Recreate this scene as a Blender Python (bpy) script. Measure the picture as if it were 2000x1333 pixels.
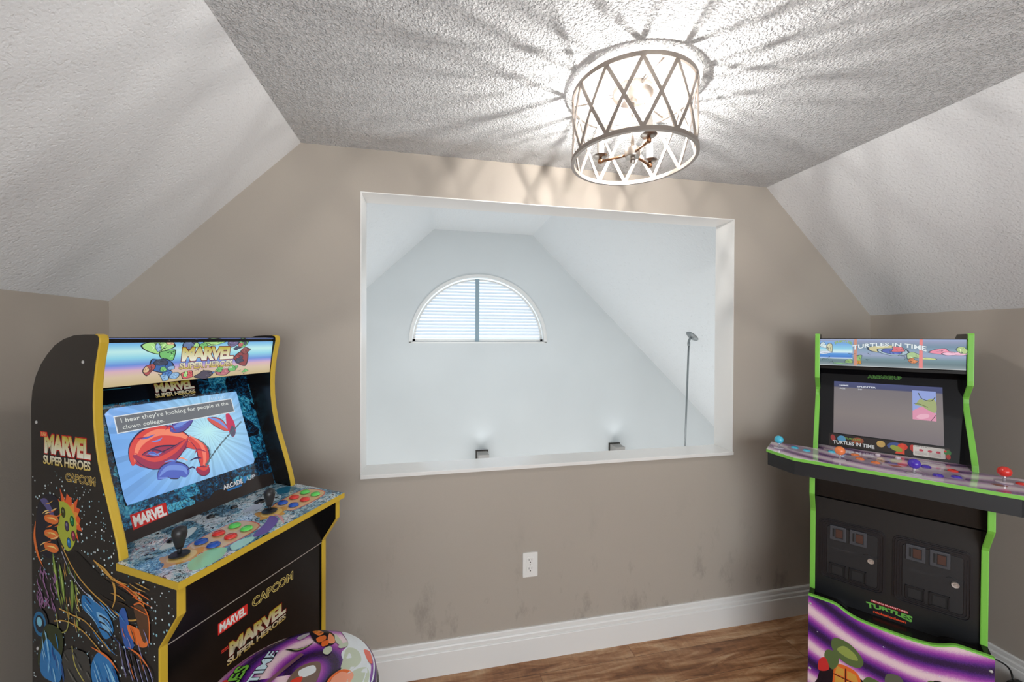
import bpy, bmesh, math, random
from math import sin, cos, pi, radians
from mathutils import Vector, Matrix
from mathutils.geometry import tessellate_polygon
random.seed(7)
S = bpy.context.scene
COL = S.collection
for o in list(bpy.data.objects):
    bpy.data.objects.remove(o)

# ------------------------------------------------------------------ camera
CAM_Z = 1.4641
YAW, PITCH, ROLL = .20153, -.00708, .00394
f0 = Vector((sin(YAW), cos(YAW), 0)); r0 = Vector((cos(YAW), -sin(YAW), 0)); u0 = Vector((0, 0, 1))
fw = f0*cos(PITCH) + u0*sin(PITCH); up = -f0*sin(PITCH) + u0*cos(PITCH)
rt = r0*cos(ROLL) + up*sin(ROLL); up = -r0*sin(ROLL) + up*cos(ROLL)
cd = bpy.data.cameras.new('camera'); cam = bpy.data.objects.new('camera', cd); COL.objects.link(cam)
cam.matrix_world = Matrix(((rt.x, up.x, -fw.x, 0), (rt.y, up.y, -fw.y, 0), (rt.z, up.z, -fw.z, CAM_Z), (0, 0, 0, 1)))
cd.sensor_width = 36; cd.lens = 755.28*36/2000; cd.shift_y = -2.48/2000; cd.clip_start = .02
S.camera = cam

# ------------------------------------------------------------------ world, sun, area lights, exposure
S.view_settings.view_transform = 'Standard'; S.view_settings.look = 'None'
S.view_settings.gamma = 1; S.view_settings.use_curve_mapping = False
S.view_settings.exposure = 0.08
W = bpy.data.worlds.new('sky'); S.world = W; W.use_nodes = True
bg = W.node_tree.nodes['Background']; bg.inputs[0].default_value = (.72, .84, .92, 1); bg.inputs[1].default_value = 1.5

def area(name, loc, direction, sx, sy, power, color):
    l = bpy.data.lights.new(name, 'AREA'); l.shape = 'RECTANGLE'; l.size = sx; l.size_y = sy
    l.energy = power; l.color = color
    o = bpy.data.objects.new(name, l); COL.objects.link(o); o.location = loc
    o.rotation_euler = Vector(direction).to_track_quat('-Z', 'Y').to_euler()
    return o
# added fill light behind the camera, at an assumed rear opening
area('added_rear_fill', (.6, -2.42, 1.15), (0, 1, .05), 3.0, 1.5, 58, (.92, .96, 1))
# two added fill lights in the far room, unseen below the opening
area('added_lower_fill', (.9, 4.38, -1.3), (0, -1, .25), 4.4, 2.0, 62, (.96, .985, 1))
area('added_near_wall_fill', (.9, 1.95, -1.35), (0, 1, .55), 4.4, 1.7, 60, (.96, .985, 1))
sl = bpy.data.lights.new('sun', 'SUN'); sl.energy = 6; sl.angle = .02; sl.color = (1, .97, .93)
so = bpy.data.objects.new('sun', sl); COL.objects.link(so); so.location = (0, 12, 9)
so.rotation_euler = Vector((-.25, -.75, -.75)).to_track_quat('-Z', 'Y').to_euler()
BULB = 6800.0          # emission strength of the three candle bulbs

# ------------------------------------------------------------------ helpers
def lin(c):
    return tuple((x/12.92 if x <= .04045 else ((x+.055)/1.055)**2.4) for x in c)
def rgb(r, g, b):
    return lin((r/255, g/255, b/255))
class NT:
    def __init__(s, m): s.n = m.node_tree.nodes; s.l = m.node_tree.links
    def add(s, t, **k):
        x = s.n.new(t)
        for a, v in k.items(): setattr(x, a, v)
        return x
    def link(s, a, b): s.l.new(a, b)
    def val(s, node, **k):
        for a, v in k.items(): node.inputs[a.replace('_', ' ')].default_value = v
        return node
def mat(name, c=(.5, .5, .5), rough=.5, metal=0., coat=0., spec=.5, emit=None, es=0.):
    m = bpy.data.materials.new(name); m.use_nodes = True
    b = m.node_tree.nodes['Principled BSDF']
    b.inputs['Base Color'].default_value = (*c, 1); b.inputs['Roughness'].default_value = rough
    b.inputs['Metallic'].default_value = metal; b.inputs['Coat Weight'].default_value = coat
    b.inputs['Coat Roughness'].default_value = .03; b.inputs['Specular IOR Level'].default_value = spec
    if emit: b.inputs['Emission Color'].default_value = (*emit, 1); b.inputs['Emission Strength'].default_value = es
    return m
def bsdf(m): return m.node_tree.nodes['Principled BSDF']
def ramp(nt, stops, interp='LINEAR'):
    r = nt.add('ShaderNodeValToRGB'); e = r.color_ramp; e.interpolation = interp
    while len(e.elements) > 1: e.elements.remove(e.elements[-1])
    e.elements[0].position = stops[0][0]; e.elements[0].color = (*stops[0][1], 1)
    for p, c in stops[1:]:
        q = e.elements.new(p); q.color = (*c, 1)
    return r
def objco(nt, scale=(1, 1, 1), loc=(0, 0, 0), rot=(0, 0, 0)):
    t = nt.add('ShaderNodeTexCoord'); m = nt.add('ShaderNodeMapping')
    nt.link(t.outputs['Object'], m.inputs['Vector'])
    m.inputs['Scale'].default_value = scale; m.inputs['Location'].default_value = loc; m.inputs['Rotation'].default_value = rot
    return m.outputs[0]
def math_(nt, op, a, b=None, clamp=False):
    m = nt.add('ShaderNodeMath', operation=op); m.use_clamp = clamp
    for i, v in enumerate((a, b)):
        if v is None: continue
        if isinstance(v, (int, float)): m.inputs[i].default_value = v
        else: nt.link(v, m.inputs[i])
    return m.outputs[0]
def mix(nt, fac, a, b, blend='MIX'):
    m = nt.add('ShaderNodeMix', data_type='RGBA', blend_type=blend)
    for i, v in ((0, fac), (6, a), (7, b)):
        if isinstance(v, (int, float)): m.inputs[i].default_value = v
        elif isinstance(v, tuple): m.inputs[i].default_value = (*v, 1)
        else: nt.link(v, m.inputs[i])
    return m.outputs[2]
def bump(nt, h, strength, dist, b):
    n = nt.add('ShaderNodeBump'); n.inputs['Strength'].default_value = strength; n.inputs['Distance'].default_value = dist
    nt.link(h, n.inputs['Height']); nt.link(n.outputs[0], b.inputs['Normal'])

def link(o, parent=None):
    COL.objects.link(o)
    if parent is not None: o.parent = parent
    return o
def obj(name, bm, m, parent=None, smooth=False, kind=None, label=None, bevel=0):
    bmesh.ops.recalc_face_normals(bm, faces=bm.faces)
    me = bpy.data.meshes.new(name); bm.to_mesh(me); bm.free()
    for x in (m if isinstance(m, (list, tuple)) else [m]): me.materials.append(x)
    if smooth:
        for p in me.polygons: p.use_smooth = True
    o = bpy.data.objects.new(name, me); link(o, parent)
    if smooth == 'auto':
        try:
            md = o.modifiers.new('wn', 'EDGE_SPLIT'); md.split_angle = radians(40)
        except Exception: pass
    if bevel:
        b = o.modifiers.new('bevel', 'BEVEL'); b.width = bevel; b.segments = 2; b.limit_method = 'ANGLE'; b.angle_limit = radians(40)
    if kind: o['kind'] = kind
    if label: o['label'] = label
    return o
def tag(o, label, cat, group=None):
    o['label'] = label; o['category'] = cat
    if group: o['group'] = group
    return o
def thing(name, label, cat, loc=(0, 0, 0), rz=0, group=None):
    o = bpy.data.objects.new(name, None); COL.objects.link(o); o.empty_display_size = .1
    o.location = loc; o.rotation_euler = (0, 0, rz); return tag(o, label, cat, group)
def box(bm, x0, x1, y0, y1, z0, z1, mi=0):
    v = [bm.verts.new((x, y, z)) for x in (x0, x1) for y in (y0, y1) for z in (z0, z1)]
    for q in ((0, 1, 3, 2), (4, 6, 7, 5), (0, 4, 5, 1), (2, 3, 7, 6), (0, 2, 6, 4), (1, 5, 7, 3)):
        f = bm.faces.new([v[i] for i in q]); f.material_index = mi
    return bm
def prism(bm, pts, fn, a, b, mi=0):
    """closed 2D outline pts extruded between fn(p, a) and fn(p, b)"""
    A = [bm.verts.new(fn(p, a)) for p in pts]; B = [bm.verts.new(fn(p, b)) for p in pts]
    n = len(pts)
    for t in tessellate_polygon([[Vector((p[0], p[1], 0)) for p in pts]]):
        for L in (A, B):
            f = bm.faces.new([L[i] for i in t]); f.material_index = mi
    for i in range(n):
        f = bm.faces.new((A[i], A[(i+1) % n], B[(i+1) % n], B[i])); f.material_index = mi
    return bm
def frame_of(d):
    d = Vector(d).normalized(); a = Vector((0, 0, 1)) if abs(d.z) < .95 else Vector((1, 0, 0))
    x = d.cross(a).normalized(); return x, d.cross(x).normalized()
def tube(bm, path, r, n=12, cap=True, mi=0):
    path = [Vector(p) for p in path]; rings = []
    for i, p in enumerate(path):
        d = (path[min(i+1, len(path)-1)] - path[max(i-1, 0)]).normalized()
        x, y = frame_of(d); rr = r[i] if isinstance(r, (list, tuple)) else r
        if i and rings:
            x = (lastx - d*lastx.dot(d)).normalized(); y = d.cross(x)
        lastx = x
        rings.append([bm.verts.new(p + x*rr*cos(2*pi*k/n) + y*rr*sin(2*pi*k/n)) for k in range(n)])
    for a, b in zip(rings, rings[1:]):
        for k in range(n):
            f = bm.faces.new((a[k], a[(k+1) % n], b[(k+1) % n], b[k])); f.material_index = mi
    if cap:
        for q in (rings[0], rings[-1]):
            f = bm.faces.new(q); f.material_index = mi
    return bm
def lathe(bm, prof, c=(0, 0, 0), n=24, axis=None, mi=0):
    """prof: (radius, height) list"""
    c = Vector(c); A = Vector(axis or (0, 0, 1)).normalized(); X, Y = frame_of(A); rings = []
    for r, h in prof:
        if r < 1e-6: rings.append([bm.verts.new(c + A*h)])
        else: rings.append([bm.verts.new(c + A*h + X*r*cos(2*pi*k/n) + Y*r*sin(2*pi*k/n)) for k in range(n)])
    for a, b in zip(rings, rings[1:]):
        for k in range(n):
            k2 = (k+1) % n
            if len(a) == 1 and len(b) == 1: continue
            if len(a) == 1: f = bm.faces.new((a[0], b[k2], b[k]))
            elif len(b) == 1: f = bm.faces.new((a[k], a[k2], b[0]))
            else: f = bm.faces.new((a[k], a[k2], b[k2], b[k]))
            f.material_index = mi
    for q in (rings[0], rings[-1]):
        if len(q) > 2:
            f = bm.faces.new(q); f.material_index = mi
    return bm
def ring(bm, c, r, w, h, n=96, mi=0):
    """flat hoop: rectangular section, radial thickness w, height h"""
    secs = []
    for k in range(n):
        a = 2*pi*k/n; ca, sa = cos(a), sin(a)
        secs.append([bm.verts.new((c[0]+(r+dr)*ca, c[1]+(r+dr)*sa, c[2]+dz)) for dr, dz in ((-w/2, -h/2), (w/2, -h/2), (w/2, h/2), (-w/2, h/2))])
    for k in range(n):
        a, b = secs[k], secs[(k+1) % n]
        for j in range(4):
            f = bm.faces.new((a[j], b[j], b[(j+1) % 4], a[(j+1) % 4])); f.material_index = mi
    return bm
def rrect(x0, x1, y0, y1, r, n=5):
    p = []
    for cx, cy, a0 in ((x1-r, y1-r, 0), (x0+r, y1-r, 90), (x0+r, y0+r, 180), (x1-r, y0+r, 270)):
        for k in range(n+1):
            a = radians(a0+90*k/n); p.append((cx+r*cos(a), cy+r*sin(a)))
    return p
def catmull(pts, n=6, closed=True):
    out = []; m = len(pts)
    rng = range(m if closed else m-1)
    for i in rng:
        g = (lambda j: pts[j % m]) if closed else (lambda j: pts[max(0, min(m-1, j))])
        p0, p1, p2, p3 = g(i-1), g(i), g(i+1), g(i+2)
        for k in range(n):
            t = k/n
            out.append(tuple(.5*((2*p1[a]) + (-p0[a]+p2[a])*t + (2*p0[a]-5*p1[a]+4*p2[a]-p3[a])*t*t + (-p0[a]+3*p1[a]-3*p2[a]+p3[a])*t**3) for a in (0, 1)))
    if not closed: out.append(tuple(pts[-1]))
    return out

# ---- printed artwork: thin coloured shapes lying on a surface ----
_tc = {}
def glyphs(body, bold, spacing=1.0, shear=0):
    k = (body, bold, spacing, shear)
    if k not in _tc:
        c = bpy.data.curves.new('t', 'FONT'); c.body = body; c.offset = bold; c.resolution_u = 3; c.space_character = spacing; c.shear = shear
        o = bpy.data.objects.new('t', c); me = bpy.data.meshes.new_from_object(o)
        vs = [(v.co.x, v.co.y) for v in me.vertices]; fs = [tuple(p.vertices) for p in me.polygons]
        bpy.data.objects.remove(o); bpy.data.curves.remove(c); bpy.data.meshes.remove(me)
        _tc[k] = (vs, fs)
    return _tc[k]
class Art:
    def __init__(s, fn): s.fn = fn; s.bm = bmesh.new(); s.cl = s.bm.loops.layers.float_color.new('Col'); s.k = 0
    def face(s, pts, cols, lift):
        try: f = s.bm.faces.new([s.bm.verts.new(s.fn(p[0], p[1], lift)) for p in pts])
        except ValueError: return
        for l, c in zip(f.loops, cols): l[s.cl] = (*c, 1)
    def layer(s): s.k += 1; return .0003 + s.k*.00001
    def poly(s, pts, col):
        lift = s.layer(); g = col if callable(col) else (lambda u, v: col)
        for t in tessellate_polygon([[Vector((p[0], p[1], 0)) for p in pts]]):
            s.face([pts[i] for i in t], [g(*pts[i]) for i in t], lift)
    def blob(s, pts, col, n=5): s.poly(catmull(pts, n), col)
    def oval(s, cx, cy, rx, ry, col, rot=0, n=18):
        a = radians(rot)
        s.poly([(cx+rx*cos(t)*cos(a)-ry*sin(t)*sin(a), cy+rx*cos(t)*sin(a)+ry*sin(t)*cos(a)) for t in [2*pi*i/n for i in range(n)]], col)
    def rect(s, x0, x1, y0, y1, col): s.poly([(x0, y0), (x1, y0), (x1, y1), (x0, y1)], col)
    def bands(s, x0, x1, stops):
        lift = s.layer()
        for (a, ca), (b, cb) in zip(stops, stops[1:]):
            s.face([(x0, a), (x1, a), (x1, b), (x0, b)], [ca, ca, cb, cb], lift)
    def line(s, pts, w, col, smooth=True, taper=False):
        p = catmull(pts, 6, False) if smooth and len(pts) > 2 else pts
        lift = s.layer(); n = len(p); L = []
        for i in range(n):
            a, b = p[max(i-1, 0)], p[min(i+1, n-1)]; dx, dy = b[0]-a[0], b[1]-a[1]; d = math.hypot(dx, dy) or 1
            ww = w*(sin(pi*(i+.3)/(n-.4)) if taper else 1)/2
            L.append(((p[i][0]-dy/d*ww, p[i][1]+dx/d*ww), (p[i][0]+dy/d*ww, p[i][1]-dx/d*ww)))
        g = col if callable(col) else (lambda u, v: col)
        for (a, b), (c, d) in zip(L, L[1:]): s.face([a, b, d, c], [g(*a), g(*b), g(*d), g(*c)], lift)
    def text(s, body, x0, x1, y0, y1, col, bold=.02, warp=None, spacing=1., ref=None, shear=0):
        vs, fs = glyphs(body, bold, spacing, shear); rv = glyphs(body, ref, spacing, shear)[0] if ref is not None else vs
        ax, bx = min(v[0] for v in rv), max(v[0] for v in rv); ay, by = min(v[1] for v in rv), max(v[1] for v in rv)
        lift = s.layer(); g = col if callable(col) else (lambda a, b: col)
        q = [((v[0]-ax)/(bx-ax), (v[1]-ay)/(by-ay)) for v in vs]
        P = []
        for a, b in q:
            a2, b2 = warp(a, b) if warp else (a, b)
            P.append((x0+(x1-x0)*a2, y0+(y1-y0)*b2))
        for f in fs: s.face([P[i] for i in f], [g(*q[i]) for i in f], lift)
    def build(s, name, m, parent, label=None):
        me = bpy.data.meshes.new(name); s.bm.to_mesh(me); s.bm.free(); me.materials.append(m)
        o = bpy.data.objects.new(name, me); link(o, parent)
        if label: o['label'] = label
        return o
def print_mat(name, rough=.25, glow=0, coat=.0):
    m = mat(name, rough=rough, coat=coat); nt = NT(m); a = nt.add('ShaderNodeAttribute', attribute_name='Col'); b = bsdf(m)
    if glow:
        b.inputs['Base Color'].default_value = (.02, .02, .02, 1)
        nt.link(a.outputs['Color'], b.inputs['Emission Color']); b.inputs['Emission Strength'].default_value = glow
    else: nt.link(a.outputs['Color'], b.inputs['Base Color'])
    return m
GOLD = lambda u, v: tuple(a*(1-t)+b*t for a, b in zip(rgb(250, 250, 235), rgb(196, 180, 50)) for t in [max(0, min(1, v*1.15))])
GOLD2 = lambda u, v: tuple(a*(1-t)+b*t for a, b in zip(rgb(206, 178, 66), rgb(240, 238, 220)) for t in [v])

# ------------------------------------------------------------------ materials of the room
def wall_paint(name, c, scuffs=False):
    m = mat(name, c, .55, spec=.35); nt = NT(m); b = bsdf(m)
    n = nt.val(nt.add('ShaderNodeTexNoise'), Scale=260, Detail=2); nt.link(objco(nt), n.inputs['Vector'])
    bump(nt, n.outputs[0], .12, .002, b)
    v = nt.val(nt.add('ShaderNodeTexNoise'), Scale=1.6, Detail=3); nt.link(objco(nt), v.inputs['Vector'])
    col = mix(nt, v.outputs[0], tuple(x*.96 for x in c), tuple(min(1, x*1.05) for x in c))
    if scuffs:
        s = nt.val(nt.add('ShaderNodeTexNoise'), Scale=1, Detail=6, Roughness=.7); nt.link(objco(nt, (9, 1, 4)), s.inputs['Vector'])
        sp = nt.add('ShaderNodeSeparateXYZ'); t = nt.add('ShaderNodeTexCoord'); nt.link(t.outputs['Object'], sp.inputs[0])
        r = ramp(nt, [(.55, (0, 0, 0)), (.70, (1, 1, 1))]); nt.link(s.outputs[0], r.inputs[0])
        low = math_(nt, 'MULTIPLY', math_(nt, 'SUBTRACT', .72, sp.outputs['Z'], True), 1.0, True)
        k = math_(nt, 'MULTIPLY', r.outputs[0], low, True)
        col = mix(nt, k, col, tuple(x*.45 for x in c))
    nt.link(col, b.inputs['Base Color'])
    return m
def popcorn(name, c, scale, strength, dist, pits):
    m = mat(name, c, .9, spec=.2); nt = NT(m); b = bsdf(m); co = objco(nt)
    n = nt.val(nt.add('ShaderNodeTexNoise'), Scale=scale, Detail=2.5, Roughness=.6, Distortion=.6); nt.link(co, n.inputs['Vector'])
    v = nt.val(nt.add('ShaderNodeTexVoronoi'), Scale=scale*.85); nt.link(co, v.inputs['Vector'])
    h = math_(nt, 'SUBTRACT', n.outputs[0], math_(nt, 'MULTIPLY', v.outputs['Distance'], .6))
    r = ramp(nt, [(pits, (1, 1, 1)), (pits+.07, (0, 0, 0))])
    p = nt.val(nt.add('ShaderNodeTexNoise'), Scale=scale*.62, Detail=1.5); nt.link(co, p.inputs['Vector']); nt.link(p.outputs[0], r.inputs[0])
    h2 = math_(nt, 'SUBTRACT', h, math_(nt, 'MULTIPLY', r.outputs[0], .9))
    bump(nt, h2, strength, dist, b)
    return m
M = {}
TAUPE = rgb(176, 167, 156)
M['wall'] = wall_paint('taupe_wall_paint', TAUPE, True)
M['flat'] = popcorn('popcorn_ceiling', rgb(228, 230, 232), 165, .9, .007, .40)
M['slope'] = popcorn('textured_slope', rgb(229, 231, 233), 150, .32, .004, .35)
M['far_wall'] = wall_paint('pale_wall_paint', rgb(221, 225, 226))
M['far_ceiling'] = popcorn('far_ceiling_texture', rgb(232, 236, 238), 60, .5, .006, .3)
M['white'] = mat('white_gloss_paint', rgb(236, 235, 232), .28)
M['black'] = mat('black_laminate', rgb(18, 16, 16), .24, spec=.35)
M['satin_black'] = mat('satin_black', rgb(30, 32, 36), .42)
M['metal'] = mat('brushed_nickel', rgb(176, 168, 160), .32, 1)
M['print'] = print_mat('printed_ink', .2)
M['gloss_print'] = print_mat('gloss_print', .12)
M['glow'] = print_mat('backlit_print', .08, .82)
M['screen'] = print_mat('lcd_picture', .05, .85)
M['dimscreen'] = print_mat('lcd_picture_dim_reflection', .05, .8)

def floor_mat():
    m = mat('wood_plank_floor', rough=.42); nt = NT(m); b = bsdf(m)
    br = nt.add('ShaderNodeTexBrick'); br.offset = .37; br.offset_frequency = 2
    nt.link(objco(nt, loc=(.31, .06, 0)), br.inputs['Vector'])
    nt.val(br, Scale=1, Mortar_Size=.0008, Brick_Width=1.22, Row_Height=.152, Bias=0, Mortar_Smooth=.1)
    br.inputs['Color1'].default_value = (0, 0, 0, 1); br.inputs['Color2'].default_value = (1, 1, 1, 1); br.inputs['Mortar'].default_value = (.5, .5, .5, 1)
    w = nt.val(nt.add('ShaderNodeTexNoise'), Scale=1, Detail=7, Roughness=.62, Distortion=1.1)
    sh = nt.add('ShaderNodeVectorMath', operation='ADD'); nt.link(objco(nt, (3.2, 22, 1)), sh.inputs[0])
    sc = nt.add('ShaderNodeVectorMath', operation='SCALE'); nt.link(br.outputs['Color'], sc.inputs[0]); sc.inputs['Scale'].default_value = 9
    nt.link(sc.outputs[0], sh.inputs[1]); nt.link(sh.outputs[0], w.inputs['Vector'])
    fine = nt.val(nt.add('ShaderNodeTexNoise'), Scale=1, Detail=4, Roughness=.7); nt.link(objco(nt, (60, 12, 1)), fine.inputs['Vector'])
    r = ramp(nt, [(.30, rgb(104, 68, 42)), (.44, rgb(158, 110, 72)), (.56, rgb(186, 144, 106)), (.72, rgb(214, 186, 152))]); nt.link(w.outputs[0], r.inputs[0])
    c = mix(nt, .35, r.outputs[0], fine.outputs[0], 'OVERLAY')
    c = mix(nt, .25, c, br.outputs['Color'], 'SOFT_LIGHT')
    c = mix(nt, br.outputs['Fac'], c, rgb(92, 62, 42))
    nt.link(c, b.inputs['Base Color'])
    bump(nt, w.outputs[0], .15, .002, b)
    return m
M['floor'] = floor_mat()

# ------------------------------------------------------------------ room shell
D = 1.70; TH = .125
XL, XR, ZK, ZC, XB, XC = -1.174, 2.371, 1.591, 2.2427, -.5227, 1.6862
YB = -2.5
OX0, OX1, OZ0, OZ1 = -.2915, 1.4915, .882, 2.0612
def struct(name, bm, m, parent=None): return obj(name, bm, m, parent, kind='structure')
def slab(name, pts, t, m, direction):
    """quad/polygon pts (3D, facing the room) thickened outward along direction"""
    bm = bmesh.new(); dv = Vector(direction)*t
    A = [bm.verts.new(p) for p in pts]; B = [bm.verts.new(Vector(p)+dv) for p in pts]
    bm.faces.new(A); bm.faces.new(B[::-1]); n = len(A)
    for i in range(n): bm.faces.new((A[i], A[(i+1) % n], B[(i+1) % n], B[i]))
    return struct(name, bm, m)
slab('floor', [(XL, YB, 0), (XR, YB, 0), (XR, D, 0), (XL, D, 0)], .1, M['floor'], (0, 0, -1))
slab('ceiling', [(XB, YB, ZC), (XC, YB, ZC), (XC, D, ZC), (XB, D, ZC)], .1, M['flat'], (0, 0, 1))
slab('ceiling', [(XL, YB, ZK), (XB, YB, ZC), (XB, D, ZC), (XL, D, ZK)], .1, M['slope'], (-.707, 0, .707))
slab('ceiling', [(XR, YB, ZK), (XC, YB, ZC), (XC, D, ZC), (XR, D, ZK)], .1, M['slope'], (.707, 0, .707))
slab('wall_left', [(XL, YB, 0), (XL, D, 0), (XL, D, ZK), (XL, YB, ZK)], .1, M['wall'], (-1, 0, 0))
slab('wall_right', [(XR, YB, 0), (XR, D, 0), (XR, D, ZK), (XR, YB, ZK)], .1, M['wall'], (1, 0, 0))
def holed_wall(name, outline, hole, y0, y1, m0, m1):
    bm = bmesh.new()
    loops = [outline, hole]
    flat = outline + hole
    for y, mi in ((y0, 0), (y1, 1)):
        vs = [bm.verts.new((p[0], y, p[1])) for p in flat]
        for t in tessellate_polygon([[Vector((p[0], p[1], 0)) for p in L] for L in loops]):
            f = bm.faces.new([vs[i] for i in t]); f.material_index = mi
    for L in loops:
        for i in range(len(L)):
            a, b = L[i], L[(i+1) % len(L)]
            bm.faces.new([bm.verts.new(q) for q in ((a[0], y0, a[1]), (b[0], y0, b[1]), (b[0], y1, b[1]), (a[0], y1, a[1]))])
    me = bpy.data.meshes.new(name); bm.to_mesh(me); bm.free(); me.materials.append(m0); me.materials.append(m1)
    o = bpy.data.objects.new(name, me); link(o); o['kind'] = 'structure'; return o
FX0, FX1, FB = -2.1, 3.9, -2.75
FAR = [(FX0, FB), (FX1, FB), (FX1, .056), (1.165, 2.686), (.01, 2.688), (FX0, .68)]
holed_wall('wall_back', [(FX0-.1, FB), (FX1+.1, FB), (FX1+.1, 2.8), (FX0-.1, 2.8)], [(OX0-.004, OZ0-.006), (OX0-.004, OZ1+.004), (OX1+.004, OZ1+.004), (OX1+.004, OZ0-.006)], D, D+TH, M['wall'], M['far_wall'])
# rear gable (behind the camera) with an assumed opening behind the added fill light
REAR = [(XL, 0), (XR, 0), (XR, ZK), (XC, ZC), (XB, ZC), (XL, ZK)]
holed_wall('wall_rear', REAR, [(-.95, .38), (-.95, 1.92-.3), (2.15, 1.62), (2.15, .38)], YB, YB-.1, M['wall'], M['wall'])

# white lined opening (jambs, head, sill board)
bm = bmesh.new(); e = .0015
box(bm, OX0-.004, OX0, D-e, D+TH+e, OZ0, OZ1); box(bm, OX1, OX1+.004, D-e, D+TH+e, OZ0, OZ1)
box(bm, OX0-.004, OX1+.004, D-e, D+TH+e, OZ1, OZ1+.004)
o = struct('trim_1', bm, M['white'])
bm = bmesh.new(); box(bm, OX0-.003, OX1+.003, D-.010, D+TH+.004, OZ0-.012, OZ0+.004)
o = struct('trim_2', bm, mat('white_gloss_sill', rgb(236, 235, 232), .13))
for x in (o,):
    b = x.modifiers.new('b', 'BEVEL'); b.width = .002; b.segments = 2

# baseboards, moulded profile (distance from wall, height)
BP = [(0, 0), (.016, 0), (.016, .099), (.0145, .1015), (.0105, .1025), (.0105, .1045), (.0125, .107), (.0125, .119), (.0095, .124), (.006, .1255), (.006, .128), (.009, .130), (.009, .1425), (.006, .1468), (0, .1468)]
def baseboard(name, a, b, inward):
    bm = bmesh.new(); i = Vector(inward)
    prism(bm, BP, lambda p, q: Vector(q) + i*p[0] + Vector((0, 0, p[1])), a, b); return struct(name, bm, M['white'])
baseboard('baseboard_back', (XL, D, 0), (XR, D, 0), (0, -1, 0))
baseboard('baseboard_left', (XL, YB, 0), (XL, D-.016, 0), (1, 0, 0))
baseboard('baseboard_right', (XR, YB, 0), (XR, D-.016, 0), (-1, 0, 0))

# ------------------------------------------------------------------ far room seen through the opening
FY = 4.5
WX0, WX1, WZ = -.262, 1.343, 1.392; WR = (WX1-WX0)/2; WCX = (WX0+WX1)/2; WH = 2.186-WZ
arc = [(WCX+WR*cos(pi*k/36), WZ+WH*sin(pi*k/36)) for k in range(37)]
holed_wall('wall_far', FAR, arc, FY, FY+.14, M['far_wall'], M['far_wall'])
slab('ceiling', [(.01, D+TH, 2.688), (1.165, D+TH, 2.686), (1.165, FY, 2.686), (.01, FY, 2.688)], .1, M['far_ceiling'], (0, 0, 1))
slab('ceiling', [(FX0, D+TH, .68), (.01, D+TH, 2.688), (.01, FY, 2.688), (FX0, FY, .68)], .1, M['far_ceiling'], (-.69, 0, .72))
slab('ceiling', [(FX1, D+TH, .056), (1.165, D+TH, 2.686), (1.165, FY, 2.686), (FX1, FY, .056)], .1, M['far_ceiling'], (.69, 0, .72))
slab('wall_far_left', [(FX0, D+TH, FB), (FX0, FY, FB), (FX0, FY, .68), (FX0, D+TH, .68)], .1, M['far_wall'], (-1, 0, 0))
slab('wall_far_right', [(FX1, D+TH, FB), (FX1, FY, FB), (FX1, FY, .056), (FX1, D+TH, .056)], .1, M['far_wall'], (1, 0, 0))
slab('floor', [(FX0, D+TH, FB), (FX1, D+TH, FB), (FX1, FY, FB), (FX0, FY, FB)], .1, M['floor'], (0, 0, -1))
# half-round window
bm = bmesh.new()
def arcring(bm, r0, r1, h0, h1, y0, y1, n=48):
    P = [(WCX+r1*cos(pi*k/n), WZ+h1*sin(pi*k/n)) for k in range(n+1)] + [(WCX+r0*cos(pi*k/n), WZ+.012+h0*sin(pi*k/n)) for k in range(n, -1, -1)]
    prism(bm, P, lambda p, y: (p[0], y, p[1]), y0, y1)
arcring(bm, WR-.032, WR+.006, WH-.04, WH+.006, FY-.014, FY+.05)
box(bm, WX0, WX1, FY-.014, FY+.05, WZ-.004, WZ+.014)
win = struct('window_1', bm, M['white'])
bm = bmesh.new(); arcring(bm, WR-.062, WR-.034, WH-.07, WH-.042, FY+.05, FY+.09); box(bm, WX0+.03, WX1-.03, FY+.05, FY+.09, WZ+.014, WZ+.045)
obj('window_frame', bm, M['white'], win)
shade_m = mat('grey_blue_centre_rail', rgb(150, 172, 184), .5)
bm = bmesh.new(); box(bm, .507-.022, .507+.024, FY+.018, FY+.045, WZ+.014, WZ+WH-.045); obj('centre_post', bm, shade_m, win, label='grey-blue upright post')
slat_m = mat('white_blind_slat', rgb(245, 247, 250), .5)
b_ = bsdf(slat_m); nt = NT(slat_m); tr = nt.add('ShaderNodeBsdfTranslucent'); tr.inputs[0].default_value = (.95, .97, 1, 1)
mx = nt.add('ShaderNodeMixShader'); mx.inputs[0].default_value = .55
out = [x for x in nt.n if x.type == 'OUTPUT_MATERIAL'][0]
nt.link(b_.outputs[0], mx.inputs[1]); nt.link(tr.outputs[0], mx.inputs[2]); nt.link(mx.outputs[0], out.inputs[0])
bl = thing('window_blind', 'white horizontal slatted blind filling the half-round window in the far gable', 'blind', (WCX, FY+.03, WZ))
NS = 19
for k in range(NS):
    z = .028 + k*(WH-.075)/NS
    hw = (WR-.036)*math.sqrt(max(0, 1-((z+.012)/(WH-.04))**2))
    if hw < .05: continue
    bm = bmesh.new()
    P = [(-.013, -.0135), (.013, .0125), (.013, .0145), (-.013, -.0115)]
    prism(bm, P, lambda p, x: (x, .028+p[0], z+p[1]), -hw, hw)
    obj('slat', bm, slat_m, bl)
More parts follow.
